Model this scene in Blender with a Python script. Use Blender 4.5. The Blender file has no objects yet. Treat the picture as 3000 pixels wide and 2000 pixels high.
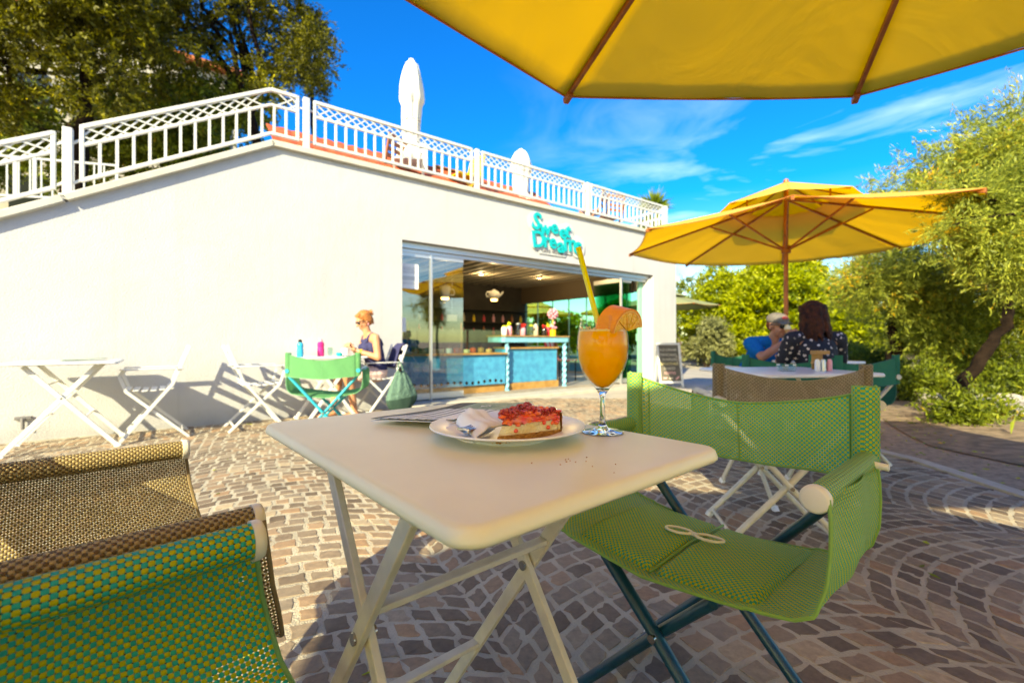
import bpy, math, random
from mathutils import Vector, Matrix
R_ = math.radians
rnd = random.Random(7)
sc = bpy.context.scene
COL = sc.collection

# ------------------------------------------------------------------ camera, world, sun, exposure
CAMH = 0.91
cam = bpy.data.cameras.new("camera"); cam.lens = 16.0; cam.sensor_width = 36.0
cam.clip_start = 0.03; cam.clip_end = 3000
cam.dof.use_dof = True; cam.dof.focus_distance = 0.86; cam.dof.aperture_fstop = 4.0
camo = bpy.data.objects.new("camera", cam); COL.objects.link(camo)
camo.location = (0, 0, CAMH); camo.rotation_euler = (R_(90), 0, 0)
sc.camera = camo
SUN_EL = 28.0
SUN_DIR = Vector((0.407, 0.914, 0))        # way the light travels over the ground
SUN_DIR.normalize()
sl = bpy.data.lights.new("sun", 'SUN'); sl.energy = 3.2; sl.angle = R_(0.55); sl.color = (1.0, 0.90, 0.74)
so = bpy.data.objects.new("sun", sl); COL.objects.link(so)
ld = Vector((SUN_DIR.x * math.cos(R_(SUN_EL)), SUN_DIR.y * math.cos(R_(SUN_EL)), -math.sin(R_(SUN_EL))))
so.rotation_euler = ld.to_track_quat('-Z', 'Y').to_euler(); so.location = (-4, -8, 12)
w = bpy.data.worlds.new("World"); sc.world = w; w.use_nodes = True
nt = w.node_tree; nt.nodes.clear()
def N(t, **k):
    n = nt.nodes.new(t)
    for a, b in k.items(): setattr(n, a, b)
    return n
sky = N('ShaderNodeTexSky'); sky.sky_type = 'NISHITA'; sky.sun_disc = False
sky.sun_elevation = R_(SUN_EL); sky.sun_rotation = math.atan2(-SUN_DIR.x, -SUN_DIR.y)
sky.air_density = 1.0; sky.dust_density = 0.7; sky.ozone_density = 2.0
hs = N('ShaderNodeHueSaturation'); hs.inputs['Saturation'].default_value = 1.62; hs.inputs['Hue'].default_value = 0.522; hs.inputs['Value'].default_value = 0.9
tc = N('ShaderNodeTexCoord'); mp = N('ShaderNodeMapping'); mp.inputs['Scale'].default_value = (1.6, 1.6, 5.5); mp.inputs['Rotation'].default_value = (0.35, 0.12, 0.3)
nz = N('ShaderNodeTexNoise'); nz.inputs['Scale'].default_value = 1.7; nz.inputs['Detail'].default_value = 7; nz.inputs['Distortion'].default_value = 0.9; nz.inputs['Roughness'].default_value = 0.55
rp = N('ShaderNodeValToRGB'); rp.color_ramp.elements[0].position = 0.50; rp.color_ramp.elements[1].position = 0.80
sx = N('ShaderNodeSeparateXYZ')
mr = N('ShaderNodeMapRange'); mr.inputs['From Min'].default_value = 0.62; mr.inputs['From Max'].default_value = 0.12
mx = N('ShaderNodeMapRange'); mx.inputs['From Min'].default_value = -0.05; mx.inputs['From Max'].default_value = 0.45
mm = N('ShaderNodeMath', operation='MULTIPLY'); mm2 = N('ShaderNodeMath', operation='MULTIPLY'); mm3 = N('ShaderNodeMath', operation='MULTIPLY'); mm3.inputs[1].default_value = 0.45
mix = N('ShaderNodeMix', data_type='RGBA'); mix.inputs[7].default_value = (9.0, 9.3, 9.8, 1)
bg = N('ShaderNodeBackground'); bg.inputs['Strength'].default_value = 0.125
out = N('ShaderNodeOutputWorld')
L = nt.links.new
L(sky.outputs[0], hs.inputs['Color']); L(tc.outputs['Generated'], mp.inputs[0]); L(mp.outputs[0], nz.inputs['Vector'])
L(nz.outputs['Fac'], rp.inputs[0]); L(tc.outputs['Generated'], sx.inputs[0]); L(sx.outputs['Z'], mr.inputs['Value']); L(sx.outputs['X'], mx.inputs['Value'])
L(rp.outputs[0], mm.inputs[0]); L(mr.outputs[0], mm.inputs[1]); L(mm.outputs[0], mm2.inputs[0]); L(mx.outputs[0], mm2.inputs[1]); L(mm2.outputs[0], mm3.inputs[0])
L(mm3.outputs[0], mix.inputs[0]); L(hs.outputs[0], mix.inputs[6]); L(mix.outputs[2], bg.inputs['Color']); L(bg.outputs[0], out.inputs[0])
sc.view_settings.view_transform = 'Standard'; sc.view_settings.look = 'None'
sc.view_settings.exposure = 1.85; sc.view_settings.gamma = 1.0
sc.view_settings.use_white_balance = True; sc.view_settings.white_balance_temperature = 7900; sc.view_settings.white_balance_tint = -5
try:
    sc.cycles.max_bounces = 12; sc.cycles.transparent_max_bounces = 24; sc.cycles.transmission_bounces = 10
    sc.cycles.diffuse_bounces = 4; sc.cycles.glossy_bounces = 5; sc.cycles.caustics_refractive = False; sc.cycles.caustics_reflective = False
    sc.cycles.sample_clamp_indirect = 6; sc.cycles.use_denoising = True
except Exception: pass

# ------------------------------------------------------------------ materials
def newmat(name):
    m = bpy.data.materials.new(name); m.use_nodes = True; m.node_tree.nodes.clear()
    t = m.node_tree
    o = t.nodes.new('ShaderNodeOutputMaterial')
    return m, t, o
def mat(name, col, rough=0.6, metal=0.0, spec=0.5, var=0.0, vscale=8.0, bump=0.0, bscale=60.0, col2=None, emit=None, sub=0.0, coat=0.0, island=0.0, trans=0.0, obj=True):
    m, t, o = newmat(name)
    b = t.nodes.new('ShaderNodeBsdfPrincipled')
    b.inputs['Base Color'].default_value = (*col, 1); b.inputs['Roughness'].default_value = rough; b.inputs['Metallic'].default_value = metal
    b.inputs['Specular IOR Level'].default_value = spec
    if sub: b.inputs['Subsurface Weight'].default_value = sub; b.inputs['Subsurface Radius'].default_value = (0.02, 0.01, 0.005); b.inputs['Subsurface Scale'].default_value = 0.5
    if coat: b.inputs['Coat Weight'].default_value = coat
    if trans: b.inputs['Transmission Weight'].default_value = trans
    if emit: b.inputs['Emission Color'].default_value = (*emit[0], 1); b.inputs['Emission Strength'].default_value = emit[1]
    co = None
    tcn = t.nodes.new('ShaderNodeTexCoord')
    if var or col2:
        nz = t.nodes.new('ShaderNodeTexNoise'); nz.inputs['Scale'].default_value = vscale; nz.inputs['Detail'].default_value = 5
        t.links.new(tcn.outputs['Object'], nz.inputs['Vector'])
        mx = t.nodes.new('ShaderNodeMix'); mx.data_type = 'RGBA'
        c2 = col2 if col2 else tuple(max(0, c * (1 - var)) for c in col)
        mx.inputs[6].default_value = (*col, 1); mx.inputs[7].default_value = (*c2, 1)
        rr = t.nodes.new('ShaderNodeMapRange'); rr.inputs['From Min'].default_value = 0.38; rr.inputs['From Max'].default_value = 0.64
        t.links.new(nz.outputs['Fac'], rr.inputs['Value']); t.links.new(rr.outputs[0], mx.inputs[0])
        co = mx.outputs[2]
    if island:
        g = t.nodes.new('ShaderNodeNewGeometry'); h = t.nodes.new('ShaderNodeHueSaturation')
        r2 = t.nodes.new('ShaderNodeMapRange'); r2.inputs['To Min'].default_value = 1 - island; r2.inputs['To Max'].default_value = 1 + island
        t.links.new(g.outputs['Random Per Island'], r2.inputs['Value']); t.links.new(r2.outputs[0], h.inputs['Value'])
        if co: t.links.new(co, h.inputs['Color'])
        else: h.inputs['Color'].default_value = (*col, 1)
        co = h.outputs[0]
    if co: t.links.new(co, b.inputs['Base Color'])
    if bump:
        n2 = t.nodes.new('ShaderNodeTexNoise'); n2.inputs['Scale'].default_value = bscale; n2.inputs['Detail'].default_value = 6
        t.links.new(tcn.outputs['Object'], n2.inputs['Vector'])
        bp = t.nodes.new('ShaderNodeBump'); bp.inputs['Strength'].default_value = bump; bp.inputs['Distance'].default_value = 0.01
        t.links.new(n2.outputs['Fac'], bp.inputs['Height']); t.links.new(bp.outputs[0], b.inputs['Normal'])
    t.links.new(b.outputs[0], o.inputs[0])
    return m
def weave(name, ca, cb, cell=0.0055, hole=0.36, trans=0.25):
    """woven outdoor fabric: two thread colours in a check, open pinholes between the threads (UV in metres)"""
    m, t, o = newmat(name); nn = t.nodes.new; l = t.links.new
    uv = nn('ShaderNodeUVMap'); uv.uv_map = 'uv'
    s = nn('ShaderNodeVectorMath'); s.operation = 'SCALE'; s.inputs['Scale'].default_value = 1 / cell
    l(uv.outputs[0], s.inputs[0]); sp = nn('ShaderNodeSeparateXYZ'); l(s.outputs[0], sp.inputs[0])
    def ma(op, a, b=None, v=None):
        n = nn('ShaderNodeMath'); n.operation = op; l(a, n.inputs[0])
        if b is not None: l(b, n.inputs[1])
        elif v is not None: n.inputs[1].default_value = v
        return n.outputs[0]
    fx = ma('FLOOR', sp.outputs[0]); fy = ma('FLOOR', sp.outputs[1])
    par = ma('MODULO', ma('ABSOLUTE', ma('ADD', fx, fy)), v=2.0)
    cx = ma('ABSOLUTE', ma('SUBTRACT', ma('FRACT', sp.outputs[0]), v=0.5)); cy = ma('ABSOLUTE', ma('SUBTRACT', ma('FRACT', sp.outputs[1]), v=0.5))
    ho = ma('MULTIPLY', ma('GREATER_THAN', cx, v=hole), ma('GREATER_THAN', cy, v=hole - 0.04))
    mx = nn('ShaderNodeMix'); mx.data_type = 'RGBA'; mx.inputs[6].default_value = (*ca, 1); mx.inputs[7].default_value = (*cb, 1); l(par, mx.inputs[0])
    # threads darken where they dive under each other (real relief)
    hh = ma('ADD', ma('MULTIPLY', cx, cx), ma('MULTIPLY', cy, cy))
    bp = nn('ShaderNodeBump'); bp.invert = True; bp.inputs['Strength'].default_value = 0.9; bp.inputs['Distance'].default_value = 0.004; l(hh, bp.inputs['Height'])
    d = nn('ShaderNodeBsdfPrincipled'); d.inputs['Roughness'].default_value = 0.55; d.inputs['Specular IOR Level'].default_value = 0.35
    l(mx.outputs[2], d.inputs['Base Color']); l(bp.outputs[0], d.inputs['Normal'])
    tr = nn('ShaderNodeBsdfTranslucent'); l(mx.outputs[2], tr.inputs['Color'])
    m1 = nn('ShaderNodeMixShader'); m1.inputs[0].default_value = trans; l(d.outputs[0], m1.inputs[1]); l(tr.outputs[0], m1.inputs[2])
    tp = nn('ShaderNodeBsdfTransparent'); m2 = nn('ShaderNodeMixShader'); l(ho, m2.inputs[0]); l(m1.outputs[0], m2.inputs[1]); l(tp.outputs[0], m2.inputs[2])
    l(m2.outputs[0], o.inputs[0]); return m
def cloth(name, col, trans=0.5, tcol=None, bump=0.15, bscale=7, rough=0.9):
    m, t, o = newmat(name); nn = t.nodes.new; l = t.links.new
    d = nn('ShaderNodeBsdfDiffuse'); d.inputs['Color'].default_value = (*col, 1); tr = nn('ShaderNodeBsdfTranslucent'); tr.inputs['Color'].default_value = (*(tcol or col), 1)
    tcn = nn('ShaderNodeTexCoord'); n2 = nn('ShaderNodeTexNoise'); n2.inputs['Scale'].default_value = bscale; n2.inputs['Detail'].default_value = 4; n2.inputs['Distortion'].default_value = 1.2
    l(tcn.outputs['Object'], n2.inputs['Vector']); bp = nn('ShaderNodeBump'); bp.inputs['Strength'].default_value = bump; bp.inputs['Distance'].default_value = 0.06
    l(n2.outputs['Fac'], bp.inputs['Height']); l(bp.outputs[0], d.inputs['Normal']); l(bp.outputs[0], tr.inputs['Normal'])
    m1 = nn('ShaderNodeMixShader'); m1.inputs[0].default_value = trans; l(d.outputs[0], m1.inputs[1]); l(tr.outputs[0], m1.inputs[2]); l(m1.outputs[0], o.inputs[0]); return m
def leafmat(name, c1, c2, c3=None, trans=0.4, vscale=0.9):
    m, t, o = newmat(name); nn = t.nodes.new; l = t.links.new
    g = nn('ShaderNodeNewGeometry'); r = nn('ShaderNodeValToRGB'); e = r.color_ramp.elements
    e[0].color = (*c1, 1); e[1].color = (*c2, 1)
    if c3: x = e.new(0.80); x.color = (*c2, 1); e[2].color = (*c3, 1); e[2].position = 0.95
    tcn = nn('ShaderNodeTexCoord'); nz = nn('ShaderNodeTexNoise'); nz.inputs['Scale'].default_value = vscale; nz.inputs['Detail'].default_value = 3
    l(tcn.outputs['Object'], nz.inputs['Vector'])
    a = nn('ShaderNodeMath'); a.operation = 'MULTIPLY_ADD'; l(nz.outputs['Fac'], a.inputs[0]); a.inputs[1].default_value = 1.1
    b = nn('ShaderNodeMath'); b.operation = 'MULTIPLY_ADD'; l(g.outputs['Random Per Island'], b.inputs[0]); b.inputs[1].default_value = 0.7; b.inputs[2].default_value = -0.42
    l(b.outputs[0], a.inputs[2]); l(a.outputs[0], r.inputs[0])
    d = nn('ShaderNodeBsdfPrincipled'); d.inputs['Roughness'].default_value = 0.5; d.inputs['Specular IOR Level'].default_value = 0.3; l(r.outputs[0], d.inputs['Base Color'])
    tr = nn('ShaderNodeBsdfTranslucent'); l(r.outputs[0], tr.inputs['Color'])
    m1 = nn('ShaderNodeMixShader'); m1.inputs[0].default_value = trans; l(d.outputs[0], m1.inputs[1]); l(tr.outputs[0], m1.inputs[2]); l(m1.outputs[0], o.inputs[0]); return m
def thinglass(name, tint=(0.93, 0.97, 0.95), refl=1.0):
    m, t, o = newmat(name); nn = t.nodes.new; l = t.links.new
    f = nn('ShaderNodeLayerWeight'); f.inputs[0].default_value = 0.5
    pw = nn('ShaderNodeMath'); pw.operation = 'POWER'; pw.inputs[1].default_value = 5.0; l(f.outputs['Facing'], pw.inputs[0])
    mu = nn('ShaderNodeMath'); mu.operation = 'MULTIPLY_ADD'; mu.inputs[1].default_value = 0.9; mu.inputs[2].default_value = 0.06 * refl; mu.use_clamp = True; l(pw.outputs[0], mu.inputs[0])
    tp = nn('ShaderNodeBsdfTransparent'); tp.inputs[0].default_value = (*tint, 1); gl = nn('ShaderNodeBsdfGlossy'); gl.inputs['Roughness'].default_value = 0.0
    m1 = nn('ShaderNodeMixShader'); l(mu.outputs[0], m1.inputs[0]); l(tp.outputs[0], m1.inputs[1]); l(gl.outputs[0], m1.inputs[2]); l(m1.outputs[0], o.inputs[0]); return m
def solidglass(name):
    m, t, o = newmat(name); g = t.nodes.new('ShaderNodeBsdfGlass'); g.inputs['IOR'].default_value = 1.48; g.inputs['Roughness'].default_value = 0
    t.links.new(g.outputs[0], o.inputs[0]); return m

def plastermat(c):
    """painted render: float marks, faint blotches, rain streaks and a splash band near the ground"""
    m, t, o = newmat('plaster'); nn = t.nodes.new; l = t.links.new
    tcn = nn('ShaderNodeTexCoord'); sp = nn('ShaderNodeSeparateXYZ'); l(tcn.outputs['Object'], sp.inputs[0])
    def noise(scale, det, mul=None, rough=0.6):
        n = nn('ShaderNodeTexNoise'); n.inputs['Scale'].default_value = scale; n.inputs['Detail'].default_value = det; n.inputs['Roughness'].default_value = rough
        if mul: mp = nn('ShaderNodeMapping'); mp.inputs['Scale'].default_value = mul; l(tcn.outputs['Object'], mp.inputs[0]); l(mp.outputs[0], n.inputs['Vector'])
        else: l(tcn.outputs['Object'], n.inputs['Vector'])
        return n.outputs['Fac']
    def mr(x, a, b, c0, d): n = nn('ShaderNodeMapRange'); n.inputs['From Min'].default_value = a; n.inputs['From Max'].default_value = b; n.inputs['To Min'].default_value = c0; n.inputs['To Max'].default_value = d; l(x, n.inputs['Value']); return n.outputs[0]
    def mu(a, b): n = nn('ShaderNodeMath'); n.operation = 'MULTIPLY'; l(a, n.inputs[0]); l(b, n.inputs[1]); return n.outputs[0]
    blot = mr(noise(0.9, 6), 0.35, 0.7, 1.0, 0.86); streak = mr(noise(1.0, 5, (9, 9, 0.35)), 0.56, 0.78, 1.0, 0.86)
    low = nn('ShaderNodeMath'); low.operation = 'MULTIPLY_ADD'; l(noise(3.5, 6), low.inputs[0]); low.inputs[1].default_value = 0.30; l(sp.outputs['Z'], low.inputs[2])
    base = mr(low.outputs[0], 0.14, 0.34, 0.68, 1.0); f = mu(mu(blot, streak), base)
    mx = nn('ShaderNodeMix'); mx.data_type = 'RGBA'; mx.inputs[6].default_value = (c[0] * 0.3, c[1] * 0.27, c[2] * 0.22, 1); mx.inputs[7].default_value = (*c, 1); l(f, mx.inputs[0])
    b = nn('ShaderNodeBsdfPrincipled'); b.inputs['Roughness'].default_value = 0.9; l(mx.outputs[2], b.inputs['Base Color'])
    h = nn('ShaderNodeMath'); h.operation = 'ADD'; l(noise(60, 6), h.inputs[0]); l(noise(7, 4), h.inputs[1])
    bp = nn('ShaderNodeBump'); bp.inputs['Strength'].default_value = 0.45; bp.inputs['Distance'].default_value = 0.012; l(h.outputs[0], bp.inputs['Height']); l(bp.outputs[0], b.inputs['Normal']); l(b.outputs[0], o.inputs[0]); return m
M = {}
M['plaster'] = plastermat((0.51, 0.507, 0.51))
M['coping'] = mat('coping_stone', (0.54, 0.51, 0.44), 0.8, var=0.1, vscale=6, bump=0.2)
M['white_paint'] = mat('white_paint', (0.62, 0.61, 0.58), 0.45, var=0.04)
M['white_metal'] = mat('white_metal', (0.68, 0.67, 0.64), 0.38, var=0.05, bump=0.05)
M['cream_metal'] = mat('cream_metal', (0.88, 0.81, 0.56), 0.36, var=0.06, vscale=5, bump=0.06, bscale=900)
M['cream_leg'] = mat('cream_leg', (0.66, 0.60, 0.46), 0.45, var=0.14, vscale=25, bump=0.15, bscale=150)
M['cream_plastic'] = mat('cream_plastic', (0.74, 0.71, 0.60), 0.4)
M['teal_metal'] = mat('teal_metal', (0.004, 0.050, 0.085), 0.32, var=0.3, vscale=30, bump=0.1, bscale=200)
M['turq_metal'] = mat('turquoise_metal', (0.02, 0.36, 0.44), 0.4)
M['bolt'] = mat('steel_bolt', (0.45, 0.42, 0.38), 0.25, metal=1.0)
M['alu'] = mat('aluminium', (0.62, 0.63, 0.64), 0.35, metal=0.7)
M['green_weave'] = weave('green_weave', (0.56, 0.58, 0.02), (0.05, 0.44, 0.26), 0.0055, 0.38)
M['near_weave'] = weave('lime_turquoise_weave', (0.52, 0.50, 0.006), (0.015, 0.42, 0.34), 0.0064, 0.37)
M['tan_weave'] = weave('tan_weave', (0.52, 0.40, 0.17), (0.16, 0.105, 0.035), 0.0052, 0.33)
M['taupe_weave'] = weave('taupe_weave', (0.33, 0.26, 0.16), (0.20, 0.15, 0.085), 0.0075, 0.40)
M['green_cloth'] = cloth('green_cloth', (0.14, 0.36, 0.15), 0.3)
M['darkgreen_cloth'] = cloth('dark_green_cloth', (0.05, 0.20, 0.12), 0.25)
M['yellow_canvas'] = cloth('yellow_canvas', (0.82, 0.63, 0.19), 0.57, (1.0, 0.75, 0.07), bump=0.3, bscale=1.6)
M['white_canvas'] = cloth('white_canvas', (0.82, 0.79, 0.70), 0.2, bump=0.3)
M['olive_canvas'] = cloth('olive_canvas', (0.40, 0.42, 0.22), 0.4)
M['wood'] = mat('oiled_wood', (0.36, 0.115, 0.028), 0.42, col2=(0.24, 0.07, 0.015), vscale=14, bump=0.1)
M['teak'] = mat('teak', (0.36, 0.21, 0.09), 0.6, col2=(0.25, 0.13, 0.05), vscale=12)
M['ply'] = mat('plinth_wood', (0.48, 0.27, 0.08), 0.55, col2=(0.36, 0.19, 0.05), vscale=9)
M['tile'] = mat('terracotta_tile', (0.52, 0.10, 0.03), 0.8, var=0.4, vscale=18, bump=0.3)
M['roof'] = mat('roof_tile', (0.60, 0.18, 0.06), 0.8, var=0.3, vscale=6)
M['blue'] = mat('blue_paint', (0.07, 0.36, 0.56), 0.45, col2=(0.05, 0.26, 0.46), vscale=9, bump=0.8, bscale=30)
M['sky_paint'] = mat('pale_blue_paint', (0.22, 0.52, 0.64), 0.45, var=0.1)
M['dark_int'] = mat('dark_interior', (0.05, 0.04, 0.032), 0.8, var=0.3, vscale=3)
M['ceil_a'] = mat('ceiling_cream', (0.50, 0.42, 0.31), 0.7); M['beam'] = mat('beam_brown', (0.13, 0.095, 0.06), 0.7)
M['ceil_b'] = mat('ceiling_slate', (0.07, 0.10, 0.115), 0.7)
M['mint'] = mat('mint_paint', (0.22, 0.48, 0.36), 0.4)
M['glasspane'] = thinglass('pane_glass', (0.96, 0.98, 0.97), refl=3.0)
M['greenglass'] = thinglass('green_glass', (0.60, 0.85, 0.72), 1.2)
M['caseglass'] = thinglass('case_glass', (0.85, 0.95, 0.92), 1.3)
M['mirror'] = mat('mirror_glass', (0.75, 0.78, 0.72), 0.015, metal=1.0)
M['glass'] = solidglass('clear_glass'); M['bowlglass'] = thinglass('bowl_glass', (0.985, 0.99, 0.985), 0.2)
M['teal_sign'] = mat('teal_lettering', (0.0, 0.42, 0.44), 0.35)
M['sign_plate'] = mat('sign_plate', (0.56, 0.56, 0.54), 0.3)
M['grey_ink'] = mat('grey_ink', (0.18, 0.17, 0.17), 0.6)
M['slate'] = mat('chalkboard', (0.13, 0.115, 0.09), 0.8, var=0.35, vscale=7)
M['chalk'] = mat('chalk', (0.50, 0.46, 0.36), 0.9); M['chalk_pink'] = mat('chalk_pink', (0.75, 0.40, 0.38), 0.9); M['chalk_yellow'] = mat('chalk_yellow', (0.6, 0.5, 0.22), 0.9)
M['china'] = mat('white_china', (0.82, 0.80, 0.76), 0.28)
M['paper'] = mat('white_paper', (0.88, 0.87, 0.83), 0.85, bump=0.1, bscale=80)
M['black_ink'] = mat('black_ink', (0.03, 0.028, 0.025), 0.5)
M['steel'] = mat('cutlery_steel', (0.42, 0.38, 0.33), 0.22, metal=1.0)
M['juice'] = mat('orange_juice', (1.0, 0.42, 0.0), 0.5, spec=0.1, sub=0.5, col2=(0.98, 0.36, 0.0), vscale=18)
M['froth'] = mat('juice_froth', (0.92, 0.62, 0.20), 0.6, bump=0.4, bscale=300)
M['straw'] = mat('yellow_plastic', (0.80, 0.66, 0.0), 0.35, sub=0.2)
M['peel'] = mat('orange_peel', (0.92, 0.30, 0.01), 0.4, bump=0.5, bscale=500)
M['pulp'] = mat('orange_pulp', (0.92, 0.42, 0.02), 0.25, col2=(0.95, 0.55, 0.06), vscale=160, bump=0.4, bscale=250, sub=0.3)
M['pith'] = mat('orange_pith', (0.93, 0.52, 0.12), 0.6)
M['crust'] = mat('cake_crust', (0.72, 0.38, 0.08), 0.9, col2=(0.48, 0.20, 0.03), vscale=160, bump=1.0, bscale=260)
M['cream'] = mat('cake_cream', (0.92, 0.80, 0.45), 0.7, col2=(0.86, 0.60, 0.22), vscale=60, bump=0.8, bscale=160)
M['berry'] = mat('red_berry', (0.34, 0.012, 0.012), 0.18, col2=(0.55, 0.03, 0.02), vscale=90, coat=0.6, sub=0.15)
M['glaze'] = mat('red_glaze', (0.80, 0.03, 0.015), 0.10, col2=(0.90, 0.20, 0.04), vscale=70, coat=0.8, sub=0.2, bump=0.4, bscale=120)
M['bark'] = mat('bark', (0.018, 0.011, 0.007), 1.0, spec=0.1, col2=(0.008, 0.005, 0.0035), vscale=9, bump=1.0, bscale=25)
M['bark_pale'] = mat('pale_bark', (0.24, 0.17, 0.11), 0.95, col2=(0.12, 0.08, 0.05), vscale=9, bump=1.0, bscale=25)
M['leaf_dark'] = leafmat('dark_leaves', (0.004, 0.009, 0.001), (0.20, 0.185, 0.004), (0.66, 0.56, 0.02), 0.4)  # near-black and yellow tones put deep shade and sun highlights into the leaf colour
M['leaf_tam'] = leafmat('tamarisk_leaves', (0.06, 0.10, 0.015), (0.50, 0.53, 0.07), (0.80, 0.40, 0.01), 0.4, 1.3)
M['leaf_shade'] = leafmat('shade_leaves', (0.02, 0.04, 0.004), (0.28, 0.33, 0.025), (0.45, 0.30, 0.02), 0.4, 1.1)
M['leaf_pine'] = leafmat('bright_pine_leaves', (0.07, 0.12, 0.004), (0.50, 0.52, 0.012), (0.62, 0.60, 0.04), 0.45, 0.5)
M['leaf_grey'] = leafmat('grey_leaves', (0.16, 0.17, 0.07), (0.34, 0.34, 0.12), None, 0.4)
M['leaf_palm'] = leafmat('palm_leaves', (0.10, 0.16, 0.01), (0.34, 0.40, 0.03), None, 0.4)
M['skin'] = mat('skin', (0.58, 0.27, 0.14), 0.5, sub=0.12, var=0.12, vscale=14)
M['skin2'] = mat('tanned_skin', (0.44, 0.19, 0.10), 0.5, sub=0.12, var=0.12, vscale=14)
M['navy'] = cloth('navy_cotton', (0.055, 0.055, 0.13), 0.05, bump=0.5, bscale=14)
M['pink_cotton'] = cloth('pale_pink_cotton', (0.72, 0.50, 0.45), 0.05, bump=0.5, bscale=14)
M['blue_cotton'] = cloth('blue_cotton', (0.008, 0.13, 0.38), 0.05, bump=0.5, bscale=14)
M['denim'] = cloth('denim', (0.05, 0.07, 0.14), 0.05)
M['hair_red'] = mat('ginger_hair', (0.50, 0.19, 0.04), 0.5, col2=(0.32, 0.10, 0.02), vscale=40, bump=0.8, bscale=90)
M['hair_brown'] = mat('brown_hair', (0.075, 0.022, 0.008), 0.6, spec=0.15, col2=(0.022, 0.008, 0.004), vscale=26, bump=1.0, bscale=60)
M['black_plastic'] = mat('black_plastic', (0.015, 0.013, 0.012), 0.15)
M['grey_cap'] = mat('grey_felt', (0.16, 0.14, 0.12), 0.9, var=0.3, vscale=40); M['red_patch'] = mat('red_patch', (0.75, 0.10, 0.08), 0.7)
M['bag'] = cloth('sage_canvas', (0.13, 0.22, 0.17), 0.1, bump=0.6, bscale=16); M['bag_dark'] = cloth('dark_sage_canvas', (0.045, 0.08, 0.062), 0.05)
M['wafer'] = mat('wafer', (0.60, 0.33, 0.10), 0.8, bump=0.6, bscale=200); M['icecream'] = mat('icecream', (0.82, 0.68, 0.42), 0.5)
M['cyan_bottle'] = mat('cyan_plastic', (0.03, 0.42, 0.62), 0.25); M['pink_bottle'] = mat('magenta_plastic', (0.70, 0.02, 0.20), 0.25)
M['teal_plastic'] = mat('teal_plastic', (0.0, 0.42, 0.42), 0.3); M['yellow_paint'] = mat('yellow_paint', (0.75, 0.50, 0.02), 0.4)
M['red_plastic'] = mat('red_plastic', (0.6, 0.03, 0.05), 0.3); M['pink_plastic'] = mat('pink_plastic', (0.72, 0.32, 0.40), 0.4); M['lime_plastic'] = mat('lime_plastic', (0.55, 0.60, 0.02), 0.4)
M['lampglow'] = mat('lamp_glow', (1, 0.7, 0.35), 0.5, emit=((1.0, 0.55, 0.18), 3.0))
M['rock'] = mat('pale_rock', (0.42, 0.39, 0.35), 0.95, col2=(0.20, 0.17, 0.15), vscale=3, bump=1.0, bscale=9)
M['mat_floor'] = mat('shop_floor', (0.34, 0.30, 0.25), 0.4, var=0.2, vscale=4)
M['stone_step'] = mat('stone_step', (0.50, 0.46, 0.38), 0.7, var=0.15, vscale=7, bump=0.2)
M['house'] = mat('cream_render', (0.50, 0.46, 0.38), 0.9, var=0.1)
M['window_dark'] = mat('dark_window', (0.03, 0.035, 0.03), 0.15)

def floral():
    m, t, o = newmat('black_floral'); nn = t.nodes.new; l = t.links.new
    tcn = nn('ShaderNodeTexCoord'); v = nn('ShaderNodeTexVoronoi'); v.inputs['Scale'].default_value = 24
    v.inputs['Randomness'].default_value = 0.7; l(tcn.outputs['Object'], v.inputs['Vector'])
    nz = nn('ShaderNodeTexNoise'); nz.inputs['Scale'].default_value = 95; l(tcn.outputs['Object'], nz.inputs['Vector'])
    a = nn('ShaderNodeMath'); a.operation = 'MULTIPLY_ADD'; l(nz.outputs['Fac'], a.inputs[0]); a.inputs[1].default_value = 0.55; l(v.outputs['Distance'], a.inputs[2])
    c = nn('ShaderNodeMath'); c.operation = 'LESS_THAN'; l(a.outputs[0], c.inputs[0]); c.inputs[1].default_value = 0.53
    mx = nn('ShaderNodeMix'); mx.data_type = 'RGBA'; mx.inputs[6].default_value = (0.012, 0.010, 0.016, 1); mx.inputs[7].default_value = (0.62, 0.50, 0.44, 1); l(c.outputs[0], mx.inputs[0])
    b = nn('ShaderNodeBsdfPrincipled'); b.inputs['Roughness'].default_value = 0.8; l(mx.outputs[2], b.inputs['Base Color']); l(b.outputs[0], o.inputs[0]); return m
M['floral'] = floral()
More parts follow.
